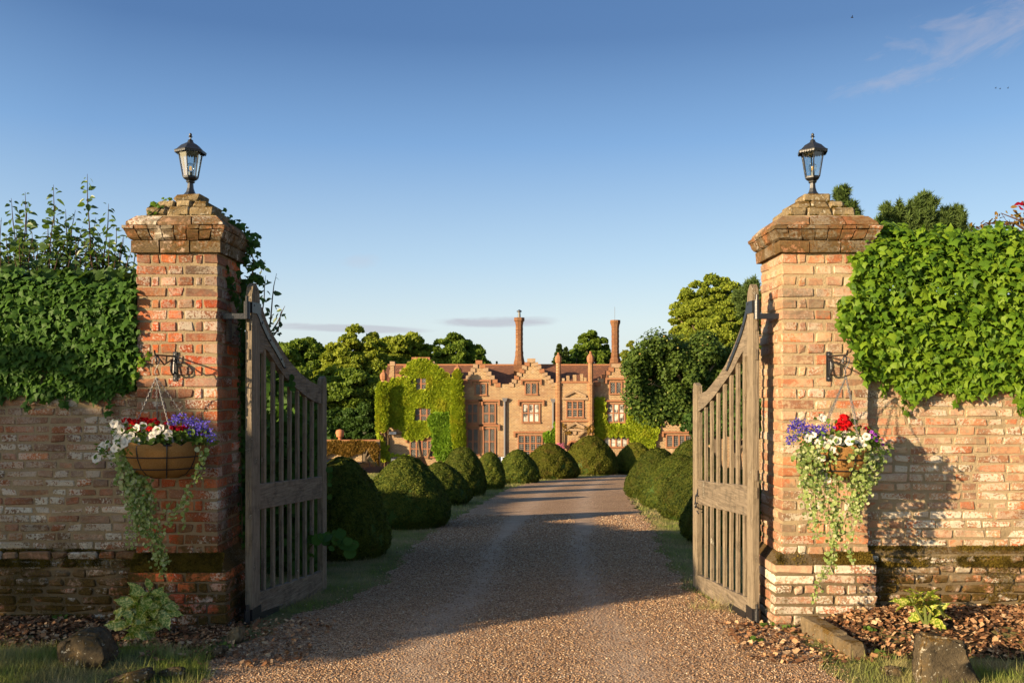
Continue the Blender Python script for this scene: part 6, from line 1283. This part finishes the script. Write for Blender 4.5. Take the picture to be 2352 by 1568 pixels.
def basket(label, hook, rc, rr, hh, yaw):
    """hook: point on the bracket; rc: centre of the rim; rr radius; hh depth"""
    root = thing('hanging_basket', label, 'hanging basket', hook, 'flower baskets on the pillars'); rc = Vector(rc); prof = [(1.0, .015), (1.03, -.06), (1.02, -.2), (.97, -.42), (.87, -.65), (.70, -.84), (.45, -.96), (.15, -1.0)]
    n = 36; V, F = [], []
    for j, (r_, z) in enumerate(prof):
        for i in range(n):
            a = 2*math.pi*i/n+R(yaw); bul = 1+.045*abs(math.sin(a*4-R(yaw)*4))*(1 if j < 6 else .5)+j_(.008); V.append(rc+Vector((rr*r_*bul*math.cos(a), rr*r_*bul*math.sin(a), hh*z+(j_(.02)+.008 if j == 0 else 0))))
    F = [(j*n+i, j*n+(i+1) % n, (j+1)*n+(i+1) % n, (j+1)*n+i) for j in range(len(prof)-1) for i in range(n)]+[tuple((len(prof)-1)*n+i for i in range(n))]
    mb = MB(); mb.v = [tuple(v) for v in V]; mb.f = F; mb.build('coir_liner', MT['coir'], root, loc=rc, smooth=True)
    nf = 1500; fa = rng.random(nf)*6.283; fz = -rng.random(nf)**1.1; fr_ = np.interp(-fz, [-b for _, b in prof], [a for a, _ in prof]); fp = np.stack([rc.x+rr*fr_*1.02*np.cos(fa), rc.y+rr*fr_*1.02*np.sin(fa), rc.z+hh*fz], -1)
    leaf_stuff('coir_fibre', fp, rng.normal(size=(nf, 3)), rng.normal(size=(nf, 3))+np.stack([np.cos(fa), np.sin(fa), 0*fa], -1)*.25, .022*(.5+rng.random(nf)), 'needle', MT['coir'], root, wid=.12, loc=tuple(rc))
    MB().lathe([(rr*.98, -.02), (rr*.6, .0), (.01, .01)], rc, 20).build('compost', MT['soil'], root, loc=rc)
    w_ = MB()
    for z, r_ in ((.02, 1.0), (-.33, 1.03), (-.68, .90)): w_.torus(rc+Vector((0, 0, hh*z)), rr*r_*1.02, .0042, (0, 0, 1), 32, 5)
    for k in range(8):
        a = 2*math.pi*k/8+R(yaw); w_.tube([rc+Vector((rr*r_*1.015*math.cos(a), rr*r_*1.015*math.sin(a), hh*z)) for r_, z in prof], .0042, 5)
    w_.build('wire_frame', MT['black_iron'], root, loc=rc)
    hp = Vector(hook); top = hp+Vector((0, 0, -.13)); w = MB()
    w.tube([hp+Vector((-.028, 0, -.035)), hp+Vector((-.026, 0, -.005)), hp+Vector((0, 0, .014)), hp+Vector((.024, 0, 0)), hp+Vector((.022, 0, -.03)), hp+Vector((-.006, 0, -.08)), hp+Vector((-.01, 0, -.10)), hp+Vector((0, 0, -.115))], .0032, 6); w.build('hook', MT['steel'], root, loc=hp)
    for k in range(4):
        a = 2*math.pi*(k+.12)/4+R(yaw); chain(top, rc+Vector((rr*math.cos(a), rr*math.sin(a), 0)), root, MT['steel'])
    return rc
def around(rc, rr, a0, a1, n, h0, h1, out0=.85, out1=1.1):
    r_ = []
    for i in range(n):
        a = R(random.uniform(a0, a1)); k = random.uniform(out0, out1); r_.append((rc+Vector((rr*k*math.cos(a), rr*k*math.sin(a), random.uniform(h0, h1))), (math.cos(a)*.7, math.sin(a)*.9-.25, .35+j_(.4))))
    return r_
# left basket: seen below the arm at survey pixel (372, 850)
pl = PX(402, 812, 6.676); hk = bracket('black scrolled iron bracket on the left pillar', pl.x, pl.z, -.12)
Yb_ = 6.42; rl = PX(381, 1020, Yb_); RL = basket('hanging basket with coir liner in black wire on the left pillar', hk, rl, .258, .235, 22)
def LP(x, y, dy=0.0): return PX(x, y, 6.27+dy)
petunias('white petunias tumbling over the left rim of the left basket', [(LP(x+j_(3), y+j_(3), random.uniform(-.06, .05)), (random.uniform(-.5, .2), -1, random.uniform(0, .4))) for x, y in ((263, 975), (278, 985), (300, 998), (313, 985), (325, 1000), (290, 1010), (268, 1010), (248, 1018), (262, 1030), (275, 1026), (232, 1030), (222, 1048), (258, 1045), (300, 1022), (312, 1015), (338, 988), (362, 990), (370, 980), (384, 998), (345, 1008), (352, 1000), (328, 982), (270, 995), (285, 1020), (240, 1025), (318, 1010))], MT['white_petal'], .034, base=LP(300, 1010), nleaf=200, spread=.05)
heads('bright red geraniums at the back left of the left basket', [(LP(292, 966, .05), .035), (LP(310, 972, .02), .042), (LP(330, 965, .08), .035), (LP(352, 970, .05), .045), (LP(348, 985, 0), .035), (LP(316, 988, .0), .026), (LP(302, 985, .02), .03)], MT['red_petal'], leafm='basket_leaf')
heads('dark red geraniums on the right side of the left basket', [(LP(396, 983, .0), .028), (LP(412, 985, .0), .026), (LP(425, 980, .03), .022), (LP(470, 995, .05), .026), (LP(383, 972, .06), .018)], MT['dark_red_petal'], leafm='basket_leaf')
def lobelia(label, pts, n, m='blue_petal', sp=.03):
    root = thing('lobelia', label, 'flowers', pts[0]); P = np.array([tuple(Vector(random.choice(pts))+Vector((j_(sp), j_(sp), j_(sp)))) for _ in range(n)]); lm = len(P)
    leaf_parts('blossom', P, rng.normal(size=(lm, 3))*.5+[0, -1, .4], rng.normal(size=(lm, 3)), .011*(.7+.6*rng.random(lm)), 'round', MT[m], root, 200)
    k = n; P = np.array([tuple(Vector(random.choice(pts))+Vector((j_(sp*1.2), j_(sp)+.02, j_(sp*1.3)-.02))) for _ in range(k)]); leaf_stuff('foliage', P, rng.normal(size=(k, 3)), rng.normal(size=(k, 3))+[0, 0, .8], .02*(.6+.6*rng.random(k)), 'needle', MT['basket_leaf'], root, wid=.8, loc=pts[0]); return root
lobelia('blue lobelia over the right rim of the left basket', [LP(x, y, .04) for x, y in ((405, 962), (420, 958), (435, 965), (448, 968), (455, 980), (440, 985), (470, 975), (480, 990), (486, 1005), (430, 975), (462, 988), (395, 970), (445, 995))], 420)
mass('green leaves packing the top of the left basket', 290, 480, 985, 1018, 6.26, 6.55, 420, .036, MT['basket_leaf'], 'ovate', 'basket_foliage', 'leaves', 150, (.0, -.8, .8))
def hang(pts, dy=0.0): return [LP(x+j_(2), y, dy+j_(.02)) for x, y in pts]
trails('long trailing ground ivy hanging from the left side of the left basket', [hang(p) for p in ([(285, 1035), (280, 1090), (290, 1150), (318, 1190), (330, 1230)], [(292, 1040), (300, 1110), (310, 1160), (325, 1210), (350, 1250), (362, 1300)], [(300, 1080), (318, 1140), (322, 1180), (345, 1225), (370, 1260), (380, 1320)], [(270, 1040), (283, 1100), (300, 1140), (305, 1200), (300, 1260)], [(320, 1090), (335, 1130), (340, 1170), (330, 1215), (362, 1245), (375, 1295)], [(310, 1095), (326, 1150), (352, 1200), (365, 1230)], [(330, 1095), (345, 1120), (350, 1160), (340, 1200)], [(288, 1060), (305, 1130), (322, 1175), (315, 1210)])], 190, .034, .042)
trails('sparse sprays of ground ivy hanging from the right side of the left basket', [hang(p) for p in ([(455, 1020), (462, 1060), (440, 1100), (420, 1150), (390, 1190), (370, 1240)], [(470, 1030), (465, 1080), (450, 1110)], [(430, 1120), (440, 1150), (405, 1165), (395, 1215)], [(395, 1150), (380, 1180), (360, 1200)], [(362, 1262), (380, 1280), (372, 1330)], [(420, 1160), (425, 1190), (415, 1220)])], 75, .034, .02)
# right basket
pr_ = PX(1902, 812, 6.676); hk2 = bracket('black scrolled iron bracket on the right pillar', pr_.x, pr_.z, .12)
rr_ = PX(1926, 1026, 6.42); RR = basket('hanging basket almost hidden under flowers and trailing leaves on the right pillar', hk2, rr_, .215, .225, 10)
def rpos(pts): return [(LP(x+j_(3), y+j_(3), random.uniform(-.06, .06)), (random.uniform(-.6, .3), -1, random.uniform(0, .4))) for x, y in pts]
petunias('white petunias across the front of the right basket', rpos([(1888, 957), (1870, 1000), (1886, 1008), (1896, 1020), (1878, 1020), (1912, 1005), (1925, 1012), (1935, 1018), (1942, 1000), (1950, 1015), (1958, 1003), (1970, 1008), (1988, 1005), (1985, 1018), (1928, 1030), (1905, 1015), (1960, 1022), (1870, 1040), (1890, 1050), (1893, 1062), (1898, 1080), (1885, 1078), (1892, 1095), (1880, 1060), (1902, 1058), (1910, 1070), (1900, 1100), (1915, 1035), (1855, 1005)]), MT['white_petal'], .029, base=LP(1920, 1015), nleaf=200, spread=.045)
heads('tall bright red geranium heads rising from the middle of the right basket', [(LP(1938, 968, .06), .042), (LP(1934, 985, .02), .040), (LP(1945, 975, .04), .035), (LP(1928, 978, .04), .03), (LP(1940, 957, .08), .026)], MT['red_petal'], leafm='basket_leaf', pet=.022)
heads('dark red geranium at the back right of the right basket', [(LP(1992, 984, .12), .022), (LP(2000, 992, .12), .018), (LP(1975, 980, .14), .014)], MT['dark_red_petal'])
lobelia('blue lobelia spilling over the left rim of the right basket', [LP(x, y, .03) for x, y in ((1820, 985), (1835, 975), (1850, 980), (1862, 985), (1842, 990), (1828, 1000), (1815, 1010), (1855, 995), (1875, 985), (1885, 995), (1895, 985), (1838, 970), (1822, 975))], 460)
petunias('small purple flowers at the right rim of the right basket', rpos([(1995, 1000), (2005, 1005), (2002, 992), (2012, 1012), (2030, 1018), (2036, 1022), (1990, 1010), (1916, 983), (2008, 998), (1868, 1018), (2022, 1012)]), MT['purple_petal'], .014, name='purple_flowers', base=LP(2005, 1005), nleaf=70, spread=.04)
mass('leaves packing the top of the right basket', 1840, 2015, 995, 1028, 6.27, 6.55, 380, .033, MT['basket_leaf'], 'ovate', 'basket_foliage', 'leaves', 150, (-.2, -.8, .8))
tl_ = []
for k in range(26):
    x = random.uniform(1835, 2030); x = x if abs(x-1925) > 22 or k % 2 else x+45; e = abs(x-1930)/100; y1 = 1265-170*e+random.uniform(-40, 60); xm = x+(1925-x)*.35
    tl_.append(hang([(x, 1030), (x+j_(8), 1070), ((x+xm)/2+j_(8), (1070+y1)/2), (xm+j_(12), y1)]))
trails('great curtain of pale green ground ivy hanging from the right basket', tl_+[hang([(x, 1026), (x+j_(6), 1050), (x+j_(10), y)], -.12) for x, y in ((1862, 1120), (1875, 1060), (1905, 1065), (1962, 1100), (1988, 1110))]+[hang([(1915, 1150), (1920, 1220), (1900, 1290), (1878, 1350), (1870, 1385)]), hang([(1925, 1150), (1915, 1240), (1908, 1300), (1885, 1330)]), hang([(1940, 1200), (1945, 1260), (1965, 1300)]), hang([(1830, 1040), (1840, 1100), (1850, 1160), (1862, 1220)]), hang([(1845, 1060), (1855, 1130), (1872, 1200), (1880, 1240)]), hang([(1995, 1060), (1985, 1120), (1970, 1180), (1960, 1240)])], 100, .033, .035)
# four specks of birds high up
def bird(label, x, y, Y, s):
    c = PX(x, y, Y); root = thing('bird', label, 'bird', c, 'birds in the sky'); MB().lathe([(.01, -.2), (.06, -.08), (.07, .05), (.01, .2)], (0, 0, 0), 6).mesh('x')
    b = MB().tube([c+Vector((-.2*s, 0, 0)), c, c+Vector((.2*s, 0, .02))], [.01, .06*s, .02], 6).build('body', MT['black_iron'], root, loc=c)
    for q in (-1, 1): MB().prism([c+Vector((-.06*s, 0, .02)), c+Vector((.08*s, 0, .02)), c+Vector((.0, q*.3*s, .25*s)), c+Vector((-.05*s, q*.28*s, .24*s))], [c+Vector((-.06*s, 0, .0)), c+Vector((.08*s, 0, .0)), c+Vector((.0, q*.3*s, .235*s)), c+Vector((-.05*s, q*.28*s, .225*s))]).build('wing', MT['black_iron'], root, loc=c)
bird('lone bird gliding high over the right lantern', 1957, 41, 90, .7); bird('leftmost of the three birds near the right edge', 2287, 203, 120, .6); bird('middle one of the three birds near the right edge', 2297, 205, 120, .55); bird('rightmost of the three birds near the right edge', 2315, 203, 120, .6)
print('objects', len(bpy.data.objects), 'tris', sum(len(o.data.loops)-2*len(o.data.polygons) for o in bpy.data.objects if o.type == 'MESH'))
